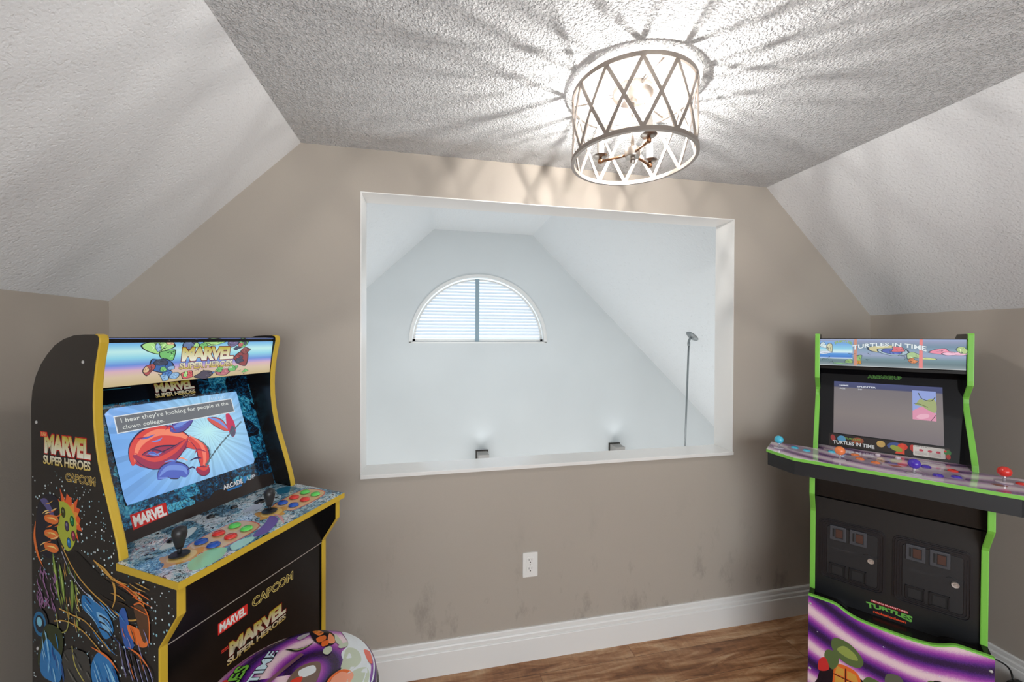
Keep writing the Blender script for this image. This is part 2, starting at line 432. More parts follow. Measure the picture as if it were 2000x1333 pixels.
# wall sconces low on the far wall
sc_m = mat('brushed_grey_metal', rgb(172, 168, 164), .4, .2); sc_d = mat('dark_bronze', rgb(70, 66, 62), .4, .5)
def sconce(x, label):
    t = thing('wall_sconce', label, 'wall light', (x, FY, -.22), 0, 'wall sconces on the far wall')
    bm = bmesh.new(); box(bm, -.075, .075, -.012, 0, .0, .36); obj('back_plate', bm, sc_d, t)
    bm = bmesh.new(); prism(bm, [(-.062, -.17), (.062, -.17), (.062, -.012), (-.062, -.012)], lambda p, z: (p[0], p[1], z), .03, .35); obj('shade', bm, sc_m, t, bevel=.003)
    return t
sconce(.565, 'brushed grey box sconce on the far wall under the half-round window')
sconce(2.235, 'brushed grey box sconce on the far wall nearest the hanging rod')
for x in (.565, 2.235):
    l = bpy.data.lights.new('sconce_light', 'SPOT'); l.energy = 1.0; l.spot_size = 1.9; l.spot_blend = 1; l.color = (.93, .97, 1); l.shadow_soft_size = .05
    o = bpy.data.objects.new('sconce_light', l); link(o); o.location = (x+.0, FY-.1, .145); o.rotation_euler = (pi, 0, 0)
# hanging rod of a pendant, from the right-hand slope
pm = mat('grey_pendant_metal', rgb(140, 146, 148), .35, .4)
PX, PY, PZ = 2.420, 3.2666, 1.479
t = thing('pendant_light', 'long thin grey metal pendant rod hanging from the far sloped ceiling', 'pendant light', (PX, PY, PZ))
nrm = Vector((-.693, 0, -.721)).normalized()
bm = bmesh.new(); lathe(bm, [(0, .022), (.018, .022), (.045, .014), (.062, .004), (.062, 0), (0, 0)], (0, 0, 0), 32, nrm); obj('canopy', bm, pm, t, 'auto')
bm = bmesh.new(); a = nrm*.022
tube(bm, [a*.4, a*1.6, (a.x*1.6-.012, 0, -.045), (a.x*1.6-.012, 0, -.09)], .011, 12); lathe(bm, [(0, -.02), (.013, -.016), (.013, .016), (0, .02)], (a.x*1.6-.012, 0, -.075), 16); obj('swivel', bm, pm, t, True)
bm = bmesh.new(); tube(bm, [(-.037, 0, -.08), (-.075, 0, -1.2)], .0085, 12); obj('rod', bm, pm, t, True)
bm = bmesh.new(); lathe(bm, [(.02, 0), (.05, -.02), (.14, -.2), (.135, -.2), (.045, -.03), (.0, -.01)], (-.075, 0, -1.2), 32); obj('lamp_shade', bm, pm, t, 'auto')

# ------------------------------------------------------------------ wall outlet
t = thing('wall_outlet', 'white double electrical outlet on the taupe wall below the opening', 'outlet', (.4348, D, .4305))
bm = bmesh.new(); prism(bm, rrect(-.0345, .0345, -.0555, .0555, .004), lambda p, y: (p[0], y, p[1]), -.0055, 0); obj('cover_plate', bm, M['white'], t, bevel=.0015)
slot = mat('dark_slot', rgb(40, 38, 36), .6)
for zc in (.0195, -.0195):
    bm = bmesh.new(); prism(bm, rrect(-.0165, .0165, zc-.0145, zc+.0145, .010), lambda p, y: (p[0], y, p[1]), -.0078, -.005); so_ = obj('receptacle', bm, M['white'], t, bevel=.0008)
    bm = bmesh.new()
    box(bm, -.0075, -.0055, -.0081, -.0077, zc+.000, zc+.009); box(bm, .0055, .0073, -.0081, -.0077, zc+.001, zc+.008)
    prism(bm, [(.0025*cos(a*pi/6), zc-.007+.0028*sin(a*pi/6)) for a in range(12)], lambda p, y: (p[0], y, p[1]), -.0081, -.0077)
    obj('slots', bm, slot, so_)
bm = bmesh.new(); lathe(bm, [(0, .001), (.0025, .0005), (.0028, 0), (0, 0)], (0, -.0055, 0), 12, (0, -1, 0)); obj('screw', bm, M['metal'], t)

# ------------------------------------------------------------------ ceiling light
LX, LY, LZ0, LZ1, LR = .616, 1.125, 2.025, 2.225, .187
nick = mat('weathered_nickel', rgb(158, 148, 140), .38, .85)
cop = mat('copper_tinted_metal', rgb(150, 112, 84), .35, .9)
t = thing('ceiling_light', 'round semi-flush ceiling light with a nickel diamond lattice drum and candle bulbs', 'ceiling light', (LX, LY, ZC))
def lz(z): return z-ZC
bm = bmesh.new(); lathe(bm, [(0, 0), (.062, 0), (.062, -.016), (.052, -.024), (.014, -.03), (.012, -.04), (0, -.04)], (0, 0, 0), 40); obj('canopy', bm, M['metal'], t, 'auto')
bm = bmesh.new(); tube(bm, [(0, 0, -.03), (0, 0, lz(LZ0)+.035)], .0055, 12); obj('stem', bm, M['metal'], t, True)
bm = bmesh.new(); lathe(bm, [(0, .04), (.016, .038), (.024, .034), (.024, .012), (.022, .008), (.008, .006), (.006, .002), (.009, -.004), (.0065, -.011), (0, -.013)], (0, 0, lz(LZ0)), 28); hub = obj('hub', bm, M['metal'], t, 'auto')
drum = bpy.data.objects.new('lattice_drum', None)
bm = bmesh.new(); ring(bm, (0, 0, lz(LZ0)), LR, .010, .012)
for z in (lz(LZ0),): pass
dr = obj('lattice_drum', bm, nick, t, 'auto')
bpy.data.objects.remove(drum)
bm = bmesh.new(); ring(bm, (0, 0, lz(LZ1)), LR, .007, .014); obj('top_hoop', bm, nick, dr, 'auto')
N = 12; off = YAW_L = 0
def bar(bm, a0, z0, a1, z1, w=.0105, tk=.004, n=8, rr=LR):
    prev = None
    dirv = Vector(((a1-a0)*rr, z1-z0)).normalized(); px, pz = -dirv.y, dirv.x
    for k in range(n+1):
        s = k/n; a = a0+(a1-a0)*s; z = z0+(z1-z0)*s; q = []
        for sg in (-1, 1):
            aa = a+px*sg*w/2/rr; zz = z+pz*sg*w/2
            for d in (-tk/2, tk/2): q.append(bm.verts.new(((rr+d)*cos(aa), (rr+d)*sin(aa), zz)))
        if prev:
            for i, j in ((0, 1), (1, 3), (3, 2), (2, 0)): bm.faces.new((prev[i], prev[j], q[j], q[i]))
        prev = q
A0 = math.atan2(-LY, -LX) + radians(8)
bm = bmesh.new(); bm2 = bmesh.new(); step = 2*pi/N
for k in range(N):
    a = A0 + k*step
    bar(bm, a, lz(LZ1)-.004, a+step, lz(LZ0)+.004, rr=LR-.0004); bar(bm, a, lz(LZ1)-.004, a-step, lz(LZ0)+.004, rr=LR+.0010)
obj('lattice_bars', bm, nick, dr, False)
# spokes holding the top hoop to the canopy
for k in range(3):
    bm = bmesh.new(); a = A0+radians(20)+k*2*pi/3; tube(bm, [(.05*cos(a), .05*sin(a), -.012), ((LR-.001)*cos(a), (LR-.001)*sin(a), lz(LZ1)+.002)], .0028, 8); obj('spoke', bm, M['metal'], t, True)
bulb_m = mat('glowing_candle_bulb', (1, .9, .75), .2, emit=(1, .96, .91), es=BULB)
clear = mat('clear_bulb_glass', (1, 1, 1), .05); bsdf(clear).inputs['Alpha'].default_value = .10
sleeve = mat('white_candle_sleeve', rgb(226, 222, 214), .45)
for k, ang in enumerate((148, 268, 28)):
    a = radians(ang)
    c, s = cos(a), sin(a); R_ = .100
    bm = bmesh.new(); tube(bm, [(.018*c, .018*s, lz(LZ0)+.018), (R_*.6*c, R_*.6*s, lz(LZ0)+.014), (R_*c, R_*s, lz(LZ0)+.010)], .0042, 10)
    lathe(bm, [(0, -.007), (.0075, -.004), (.0085, .002), (.006, .008), (.004, .014)], (R_*c, R_*s, lz(LZ0)+.010), 14)
    arm = obj('arm', bm, cop, t, True)
    bm = bmesh.new(); lathe(bm, [(.004, 0), (.020, .002), (.024, .006), (.022, .007), (.013, .004), (.0, .004)], (R_*c, R_*s, lz(LZ0)+.022), 24); obj('drip_cup', bm, M['metal'], arm, 'auto')
    bm = bmesh.new(); lathe(bm, [(0, 0), (.0105, 0), (.0105, .054), (0, .054)], (R_*c, R_*s, lz(LZ0)+.026), 20); obj('candle_sleeve', bm, sleeve, arm, 'auto')
    bm = bmesh.new(); lathe(bm, [(0, .018), (.0022, .019), (.0032, .022), (.0031, .028), (.0018, .033), (0, .034)], (R_*c, R_*s, lz(LZ0)+.081), 12); obj('bulb_filament', bm, bulb_m, arm, True)
    bm = bmesh.new(); lathe(bm, [(.0065, 0), (.0085, .004), (.0130, .016), (.0138, .024), (.0105, .038), (.0045, .053), (.0008, .061)], (R_*c, R_*s, lz(LZ0)+.081), 20); obj('bulb_glass', bm, clear, arm, True)

# ------------------------------------------------------------------ arcade cabinets
def cab_fn(s, d, z): return Vector((s, -d, z))     # s: across, d: towards the player, z: up
def side_outline_parts(t, name, outline, s0, s1, m, edge_m, edge_from, edge_to, ew=.0018):
    bm = bmesh.new(); prism(bm, outline, lambda p, s: cab_fn(s, p[0], p[1]), s0, s1)
    p = obj(name, bm, m, t)
    pts = outline[edge_from:edge_to+1]; bm = bmesh.new(); prev = None
    for i, q in enumerate(pts):
        a = pts[max(i-1, 0)]; b = pts[min(i+1, len(pts)-1)]
        dx, dz = b[0]-a[0], b[1]-a[1]; L = math.hypot(dx, dz) or 1; nx, nz = -dz/L, dx/L
        row = []
        for s, o_ in ((s0-.0006, -.0008), (s0-.0006, ew*.5), (s0+.002, ew), (s1-.002, ew), (s1+.0006, ew*.5), (s1+.0006, -.0008)):
            row.append(bm.verts.new(cab_fn(s, q[0]+nx*o_, q[1]+nz*o_)))
        if prev:
            for j in range(5): bm.faces.new((prev[j], prev[j+1], row[j+1], row[j]))
        prev = row
    obj('edge_trim', bm, edge_m, p)
    return p
def planefn(A, B, eps=0):
    """u across, v = height z, on the slanted plane through (d,z) A and B"""
    k = (B[0]-A[0])/(B[1]-A[1]); n = Vector((0, -1, k)).normalized()   # normal towards player (local -y is +d)
    nn = Vector((0, -1, -k)).normalized()
    return lambda u, v, l: cab_fn(u, A[0]+k*(v-A[1]), v) + nn*(l+eps)
def slantboard(name, s0, s1, A, B, th, m, parent, **kw):
    fn = planefn(A, B); bm = bmesh.new()
    v = [bm.verts.new(fn(s, z, l)) for s in (s0, s1) for z in (A[1], B[1]) for l in (0, -th)]
    for q in ((0, 2, 6, 4), (1, 5, 7, 3), (0, 4, 5, 1), (2, 3, 7, 6), (0, 1, 3, 2), (4, 6, 7, 5)): bm.faces.new([v[i] for i in q])
    return obj(name, bm, m, parent, **kw)
def comic_mat(name, rough, dark=.3, light=False):
    m = mat(name, rough=rough, coat=.6); nt = NT(m); b = bsdf(m)
    co = objco(nt)
    pv = nt.add('ShaderNodeTexVoronoi', distance='CHEBYCHEV'); nt.val(pv, Scale=17, Randomness=.8); nt.link(co, pv.inputs['Vector'])
    wn = nt.val(nt.add('ShaderNodeTexNoise'), Scale=26, Detail=3); nt.link(co, wn.inputs['Vector'])
    ad = nt.add('ShaderNodeVectorMath', operation='MULTIPLY_ADD'); nt.link(wn.outputs['Color'], ad.inputs[0]); ad.inputs[1].default_value = (.05, .05, .05); nt.link(co, ad.inputs[2])
    ev = nt.add('ShaderNodeTexNoise'); nt.val(ev, Scale=24, Detail=3.5, Roughness=.55, Distortion=1.2); nt.link(ad.outputs[0], ev.inputs['Vector'])
    pp = math_(nt, 'PINGPONG', math_(nt, 'MULTIPLY', ev.outputs[0], 9), .5)
    ln = ramp(nt, [(.05, (0, 0, 0)), (.15, (1, 1, 1))]); nt.link(pp, ln.inputs[0])
    fv = nt.add('ShaderNodeTexNoise'); nt.val(fv, Scale=55, Detail=4, Roughness=.7, Distortion=1.5); nt.link(co, fv.inputs['Vector'])
    k = math_(nt, 'ADD', math_(nt, 'MULTIPLY', fv.outputs[0], .75), math_(nt, 'MULTIPLY', pv.outputs['Color'], .32))
    if light: st = [(.34, rgb(40, 70, 92)), (.46, rgb(86, 140, 170)), (.55, rgb(158, 200, 214)), (.64, rgb(226, 234, 238)), (.8, rgb(130, 152, 180))]
    else: st = [(.40, rgb(20, 20, 28)), (.49, rgb(10, 62, 100)), (.57, rgb(28, 132, 180)), (.68, rgb(92, 196, 222))]
    r = ramp(nt, st); nt.link(k, r.inputs[0])
    c = mix(nt, ln.outputs[0], rgb(10, 14, 22), r.outputs[0])
    g = ramp(nt, [(.0, (1, 1, 1)), (.46, (1, 1, 1)), (.5, (0, 0, 0))]); nt.link(pv.outputs['Distance'], g.inputs[0])
    nt.link(c, b.inputs['Base Color'])
    return m
def swirl_mat(name, cx, cy, axes, freq, tint=False, rough=.25, coat=.5):
    """purple light streaks arching round (cx, cy); axes picks the two object axes"""
    m = mat(name, rough=rough, coat=coat); nt = NT(m); b = bsdf(m)
    t = nt.add('ShaderNodeTexCoord'); sp = nt.add('ShaderNodeSeparateXYZ'); nt.link(t.outputs['Object'], sp.inputs[0])
    x = math_(nt, 'SUBTRACT', sp.outputs[axes[0]], cx); y = math_(nt, 'SUBTRACT', sp.outputs[axes[1]], cy)
    r = math_(nt, 'SQRT', math_(nt, 'ADD', math_(nt, 'MULTIPLY', x, x), math_(nt, 'MULTIPLY', y, y)))
    n = nt.val(nt.add('ShaderNodeTexNoise'), Scale=4.5, Detail=2); nt.link(t.outputs['Object'], n.inputs['Vector'])
    ang = nt.add('ShaderNodeMath', operation='ARCTAN2'); nt.link(y, ang.inputs[0]); nt.link(x, ang.inputs[1])
    k = math_(nt, 'ADD', math_(nt, 'MULTIPLY', r, freq), math_(nt, 'MULTIPLY', n.outputs[0], 1.3))
    k = math_(nt, 'ADD', k, math_(nt, 'MULTIPLY', ang.outputs[0], .6))
    s = math_(nt, 'ADD', math_(nt, 'MULTIPLY', math_(nt, 'SINE', k), .5), .5)
    gr = nt.val(nt.add('ShaderNodeTexNoise'), Scale=420, Detail=1); nt.link(t.outputs['Object'], gr.inputs['Vector'])
    s = math_(nt, 'ADD', s, math_(nt, 'MULTIPLY', math_(nt, 'SUBTRACT', gr.outputs[0], .5), .22))
    if tint: st = [(.02, rgb(130, 100, 146)), (.25, rgb(190, 152, 194)), (.55, rgb(226, 194, 222)), (.95, rgb(252, 240, 248))]
    else: st = [(.02, rgb(44, 22, 70)), (.16, rgb(84, 36, 130)), (.45, rgb(150, 60, 168)), (.72, rgb(196, 116, 196)), (.98, rgb(244, 216, 224))]
    rp = ramp(nt, st); nt.link(s, rp.inputs[0]); nt.link(rp.outputs[0], b.inputs['Base Color'])
    return m
def star_mat(name):
    m = mat(name, rough=.28, coat=.3); nt = NT(m); b = bsdf(m); co = objco(nt)
    v = nt.val(nt.add('ShaderNodeTexVoronoi'), Scale=120); nt.link(co, v.inputs['Vector'])
    sep = nt.add('ShaderNodeSeparateXYZ'); t = nt.add('ShaderNodeTexCoord'); nt.link(t.outputs['Object'], sep.inputs[0])
    n = nt.val(nt.add('ShaderNodeTexNoise'), Scale=9, Detail=2); nt.link(co, n.inputs['Vector'])
    sc = nt.add('ShaderNodeSeparateColor'); nt.link(v.outputs['Color'], sc.inputs[0])
    low = math_(nt, 'MULTIPLY', math_(nt, 'SUBTRACT', 1.16, sep.outputs['Z']), 14, True)
    thr = math_(nt, 'MULTIPLY', math_(nt, 'MULTIPLY', math_(nt, 'MULTIPLY', sc.outputs[0], sc.outputs[0]), math_(nt, 'MULTIPLY', n.outputs[0], .62)), low)
    on = math_(nt, 'LESS_THAN', v.outputs['Distance'], thr)
    c = mix(nt, on, rgb(20, 19, 20), mix(nt, sc.outputs[1], rgb(120, 190, 210), rgb(240, 248, 250)))
    nt.link(c, b.inputs['Base Color']); return m

YEL = mat('gold_yellow_edging', rgb(204, 170, 52), .35)
GRN = mat('lime_green_edging', rgb(126, 200, 78), .35)
acr = mat('smoked_black_acrylic', rgb(8, 9, 14), .06, spec=.35)
def logo(art, x0, x1, y0, y1, name='MARVEL', sub='SUPER HEROES', out=rgb(120, 24, 20), tilt=0., capcom=True):
    h = y1-y0; w = lambda u, v: (u + .0*v, v + tilt*u)
    art.text(name, x0+(x1-x0)*.03, x1, y0+h*.36, y1, out, .10, w, .90, ref=.055)
    art.text(name, x0+(x1-x0)*.03, x1, y0+h*.36, y1, GOLD, .055, w, .90)
    w2 = lambda u, v: (u, v + tilt*2.2*u)
    art.text(sub, x0, x1, y0, y0+h*.30, rgb(40, 16, 10), .07, w2, .94, ref=.035)
    art.text(sub, x0, x1, y0, y0+h*.30, GOLD2, .035, w2, .94)

# ================= left cabinet (super heroes) =================
LC = thing('arcade_cabinet', 'tall black arcade cabinet with gold edging and a lit blue screen, left of the opening', 'arcade cabinet', (-.7557, 1.0648, 0), 1.07414)
Wd = .48
oL = [(-.263, 0), (-.263, 1.29), (-.258, 1.325), (-.243, 1.362), (-.222, 1.392), (-.196, 1.417), (-.165, 1.440), (-.13, 1.455), (-.09, 1.464), (-.05, 1.466), (-.010, 1.466), (-.001, 1.464), (.003, 1.458), (.003, 1.447),
      (-.001, 1.432), (-.008, 1.405), (-.014, 1.375), (-.019, 1.34), (-.0205, 1.30), (-.019, 1.26), (-.013, 1.215), (-.003, 1.17), (.010, 1.13), (.026, 1.088), (.042, 1.045), (.058, 1.0), (.067, .968), (.070, .950),
      (.070, .938), (.255, .929), (.255, .866), (.199, .785), (.198, 0)]
STAR = star_mat('starfield_side_print')
pl = side_outline_parts(LC, 'side_panel', oL, 0, .016, STAR, YEL, 10, len(oL)-1)
pr = side_outline_parts(LC, 'side_panel', oL, Wd-.016, Wd, M['black'], YEL, 10, len(oL)-1)
bm = bmesh.new(); box(bm, .016, Wd-.016, .245, .26, .05, 1.36); obj('back_panel', bm, M['black'], LC)
bm = bmesh.new(); box(bm, .016, Wd-.016, .005, .13, 1.446, 1.456); obj('top_panel', bm, M['black'], LC)
# marquee
MA, MB = (-.007, 1.458), (-.024, 1.338)
mq = slantboard('marquee', .016, Wd-.016, MA, MB, .012, M['black'], LC)
a = Art(planefn(MA, MB)); x0, x1 = .017, Wd-.017
a.bands(x0, x1, [(1.339, rgb(206, 186, 140)), (1.362, rgb(222, 200, 170)), (1.376, rgb(224, 184, 196)), (1.384, rgb(170, 160, 226)), (1.391, rgb(110, 150, 226)), (1.408, rgb(150, 220, 240)), (1.424, rgb(200, 246, 244)), (1.438, rgb(140, 206, 240)), (1.450, rgb(104, 166, 236)), (1.457, rgb(130, 156, 236))])
INK = rgb(34, 40, 52); LG = rgb(178, 232, 146); LG2 = rgb(126, 200, 120)
def shard(cx, cz, r, col, n=9, seed=0, sx=1., ol=INK, art=None, spike=.45):
    rnd = random.Random(seed); P = []
    if ol is None:
        for i in range(n*2):
            rr = r*(1 if i % 2 == 0 else 1-spike)*rnd.uniform(.75, 1.15); t_ = 2*pi*i/(n*2); P.append((cx+rr*cos(t_)*sx, cz+rr*sin(t_)))
        art.poly(P, col); return
    for i in range(n): rr = r*rnd.uniform(.55, 1.15); t_ = 2*pi*i/n+rnd.uniform(-.2, .2); P.append((cx+rr*cos(t_)*sx, cz+rr*sin(t_)))
    art.blob([(cx+(p[0]-cx)*1.10+(.0006 if p[0] > cx else -.0006), cz+(p[1]-cz)*1.10) for p in P], ol, 4); art.blob(P, col, 4)
    hi, lo = tuple(min(1, x*1.5+.08) for x in col), tuple(x*.45 for x in col)
    for i in range(5):
        t_ = rnd.uniform(0, 2*pi); b_ = t_+rnd.uniform(.6, 1.6); m_ = (t_+b_)/2
        art.line([(cx+r*.62*cos(t_)*sx, cz+r*.62*sin(t_)), (cx+r*.35*cos(m_)*sx, cz+r*.35*sin(m_)), (cx+r*.62*cos(b_)*sx, cz+r*.62*sin(b_))], r*.10, (hi, ol, lo)[i % 3], taper=True)
for i, (cx, cz, r, c, sx) in enumerate([(.125, 1.434, .022, LG, 1.5), (.150, 1.412, .018, LG2, 1.2), (.205, 1.440, .013, rgb(110, 130, 170), 1.6), (.262, 1.444, .014, LG, 2.4), (.320, 1.442, .013, rgb(120, 110, 150), 1.6), (.355, 1.440, .016, LG2, 1.3),
        (.135, 1.388, .022, rgb(70, 110, 176), 1.2), (.108, 1.378, .016, rgb(180, 90, 90), .8), (.150, 1.358, .014, rgb(90, 140, 210), 1.1), (.352, 1.392, .024, rgb(150, 70, 74), 1.1), (.368, 1.420, .012, rgb(150, 80, 80), 1.3),
        (.200, 1.356, .013, rgb(220, 110, 110), 1.8), (.250, 1.352, .012, rgb(90, 84, 100), 2.6), (.300, 1.354, .012, rgb(190, 120, 130), 1.8)]):
    shard(cx, cz, r, c, 7, 20+i, sx, INK, a)
for i in range(26):
    rnd = random.Random(i); cx = rnd.uniform(.10, .385); cz = rnd.choice([rnd.uniform(1.425, 1.452), rnd.uniform(1.347, 1.362)])
    a.line([(cx, cz), (cx+rnd.uniform(-.012, .012), cz+rnd.uniform(-.008, .008)), (cx+rnd.uniform(-.02, .02), cz+rnd.uniform(-.006, .006))], .0012, INK, taper=True)
rnd = random.Random(77)
for i in range(46):
    cx, cz = rnd.uniform(.102, .386), rnd.uniform(1.348, 1.450)
    if .168 < cx < .333 and 1.364 < cz < 1.436: continue
    shard(cx, cz, rnd.uniform(.004, .010), rnd.choice([LG2, rgb(90, 130, 200), rgb(200, 110, 110), rgb(230, 190, 150), rgb(70, 76, 100), rgb(150, 190, 230), LG]), 7, 400+i, rnd.uniform(.7, 1.8), INK, a)
logo(a, .176, .326, 1.371, 1.432)
a.text('CAPCOM', .298, .325, 1.364, 1.370, rgb(236, 234, 220), .02)
a.build('lit_artwork', M['glow'], mq, 'backlit marquee print with gold lettering on a sky gradient')
bm = bmesh.new(); box(bm, .016, Wd-.016, .034, .15, 1.339, 1.347); obj('marquee_underside', bm, M['black'], LC)
# bezel and screen
BA, BB = (-.137, 1.337), (.002, .952)
kL = (BB[0]-BA[0])/(BB[1]-BA[1])
bz = slantboard('screen_bezel', .016, Wd-.016, BA, BB, .010, comic_mat('blue_comic_collage_print', .12), LC)
a = Art(planefn(BA, BB))
a.rect(.018, .462, .955, .985, rgb(46, 38, 36)); a.poly([(.25, .985), (.462, .985), (.462, .990), (.40, .998), (.33, .990), (.27, 1.0)], rgb(46, 38, 36))
a.rect(.018, .17, 1.285, 1.336, rgb(16, 22, 32)); a.rect(.165, .30, 1.278, 1.336, rgb(12, 14, 20))
a.line([(.05, 1.29), (.05, 1.322), (.13, 1.322)], .002, rgb(60, 150, 180), smooth=False)
logo(a, .182, .288, 1.286, 1.326); a.text('CAPCOM', .25, .285, 1.279, 1.285, rgb(200, 200, 190), .01)
a.poly([(.068, .979), (.146, .983), (.146, 1.015), (.068, 1.015)], rgb(208, 40, 36)); a.text('MARVEL', .072, .143, .984, 1.011, rgb(240, 236, 232), .045, None, .9)
a.text('ARCADE', .296, .357, .992, 1.006, rgb(60, 60, 60), .06, None, 1, ref=.03); a.text('ARCADE', .296, .357, .992, 1.006, rgb(226, 226, 230), .03)
a.text('1', .359, .372, .990, 1.010, rgb(50, 130, 200), .05, shear=.2); a.text('UP', .374, .402, .993, 1.005, rgb(206, 210, 220), .03)
a.rect(.306, .352, .985, .990, rgb(40, 120, 190))
a.build('bezel_print', M['gloss_print'], bz)
# the picture on the screen
sx0, sx1, sz0, sz1 = .064, .412, 1.038, 1.274
a = Art(planefn(BA, BB)); cx, cz = .292, 1.168
def burst(u, v):
    d = min(1, math.hypot(u-cx, v-cz)/.20); c0, c1 = rgb(196, 246, 250), rgb(118, 172, 236); d = d**.7
    return tuple(p*(1-d)+q*d for p, q in zip(c0, c1))
def clip_ray(t_):
    dx, dz = cos(t_), sin(t_); L = 9
    for lo, hi, c_, d_ in ((sx0, sx1, cx, dx), (sz0, sz1, cz, dz)):
        if abs(d_) > 1e-9: L = min(L, ((hi if d_ > 0 else lo)-c_)/d_)
    return L, dx, dz
lift = a.layer(); NR = 96
for i in range(NR):
    pts_in = None
    for j in range(6):
        rad = []
        for t_ in (2*pi*i/NR, 2*pi*(i+1)/NR):
            L, dx, dz = clip_ray(t_); rad += [(cx+dx*L*j/6, cz+dz*L*j/6), (cx+dx*L*(j+1)/6, cz+dz*L*(j+1)/6)]
        q = [rad[0], rad[1], rad[3], rad[2]] if j else [rad[0], rad[1], rad[3]]
        tone = 1 + .10*math.sin(i*2.4)+.06*sin(i*5.1)
        a.face(q, [tuple(min(1, x*tone) for x in burst(*p)) for p in q], lift)
for (x_, z_) in ((sx0, sz0), (sx1, sz0), (sx0, sz1), (sx1, sz1)): pass
RED, RD2, BLU, BL2 = rgb(222, 74, 70), rgb(160, 50, 84), rgb(84, 104, 196), rgb(120, 150, 226)
def ribbon(pts, w, c, c2=None):
    a.line(pts, w*1.16, rgb(50, 40, 80), taper=True); a.line(pts, w, c, taper=True)
    if c2: a.line([(p[0]+w*.1, p[1]+w*.16) for p in pts], w*.34, c2, taper=True)
# abstract red and blue ribbons tumbling over the burst
a.blob([(.10, 1.13), (.115, 1.17), (.16, 1.19), (.215, 1.17), (.235, 1.145), (.19, 1.115), (.14, 1.105)], RD2)
ribbon([(.095, 1.125), (.115, 1.165), (.16, 1.185), (.215, 1.165), (.25, 1.125)], .052, RED, rgb(250, 140, 110))
ribbon([(.10, 1.15), (.14, 1.12), (.19, 1.13), (.235, 1.16)], .036, RD2, RED)
ribbon([(.195, 1.19), (.225, 1.20), (.262, 1.215)], .032, rgb(90, 84, 168), BL2)
ribbon([(.14, 1.075), (.165, 1.09), (.20, 1.078), (.205, 1.06)], .040, BLU, BL2)
ribbon([(.235, 1.165), (.262, 1.13), (.262, 1.09), (.25, 1.065)], .030, RED, rgb(250, 130, 110))
ribbon([(.235, 1.075), (.255, 1.062), (.27, 1.07)], .026, RD2, RED)
ribbon([(.30, 1.205), (.33, 1.185), (.352, 1.155)], .026, rgb(214, 90, 84), BL2)
a.blob([(.362, 1.215), (.378, 1.18), (.374, 1.145), (.36, 1.135), (.352, 1.17)], rgb(200, 50, 92)); a.blob([(.370, 1.17), (.374, 1.145), (.36, 1.135), (.356, 1.152)], rgb(90, 84, 110))
for i in range(16):
    rnd = random.Random(600+i); x_, z_ = rnd.uniform(.105, .25), rnd.uniform(1.07, 1.20)
    a.line([(x_, z_), (x_+rnd.uniform(.006, .02), z_+rnd.uniform(-.008, .010)), (x_+rnd.uniform(.02, .035), z_+rnd.uniform(-.012, .006))], .0045, rnd.choice([BL2, rgb(60, 40, 90), rgb(250, 150, 120), RD2, BLU]), taper=True)
# chain
ch = catmull([(.262, 1.075), (.29, 1.10), (.33, 1.13), (.37, 1.155), (.402, 1.175)], 8, False)
for i in range(0, len(ch)-1, 1):
    a.line([ch[i], ch[i+1]], .0052 if i % 2 else .0026, rgb(84, 104, 116), smooth=False)
ch = catmull([(.262, 1.15), (.282, 1.12), (.278, 1.09), (.262, 1.07)], 6, False)
for i in range(len(ch)-1): a.line([ch[i], ch[i+1]], .004 if i % 2 else .002, rgb(90, 116, 124), smooth=False)
# speech box
a.rect(.079, .389, 1.209, 1.2535, rgb(226, 232, 238)); a.rect(.0815, .3865, 1.2115, 1.251, rgb(112, 116, 122))
a.text("I hear they're looking for people at the", .092, .374, 1.2315, 1.2465, rgb(222, 226, 222), .012, None, 1.06)
a.text('clown college.', .0925, .186, 1.2145, 1.2275, rgb(222, 226, 222), .012, None, 1.06)
a.text('FREE PLAY', .320, .372, 1.2575, 1.2645, rgb(206, 226, 246), .0, None, 1.2)
scr = slantboard('display_screen', sx0, sx1, (BA[0]+kL*(sz1-BA[1]), sz1), (BA[0]+kL*(sz0-BA[1]), sz0), .002, M['black'], LC)
scr.location = planefn(BA, BB)(0, 1, .0022)-planefn(BA, BB)(0, 1, 0)
ao = a.build('screen_picture', M['screen'], scr, 'lit blue starburst picture with a grey text box')
# control deck
def deck_fn(za, zb, da, db): return lambda u, v, l: cab_fn(u, v, za+(zb-za)*(v-da)/(db-da)+l)
dkf = deck_fn(.955, .946, 0, .27)
dp = [(.016, -.004), (Wd-.016, -.004), (Wd-.016, .072), (Wd+.007, .072), (Wd+.007, .270), (-.007, .270), (-.007, .072), (.016, .072)]
dp2 = [(p[0], p[1]) for p in dp]
bm = bmesh.new(); prism(bm, dp2, lambda p, l: dkf(p[0], p[1], l), -.001, -.017); dk = obj('control_deck', bm, YEL, LC)
bm = bmesh.new(); prism(bm, [(p[0]*.992+.002 if p[0] > .3 else p[0]+.0015, p[1]-(.002 if p[1] > .2 else 0)) for p in dp2], lambda p, l: dkf(p[0], p[1], l), -.001, .0002)
obj('deck_print', bm, comic_mat('pale_comic_deck_print', .10, light=True), dk, label='pale blue comic line art under clear plastic')
a = Art(dkf); TAN = rgb(222, 186, 140)
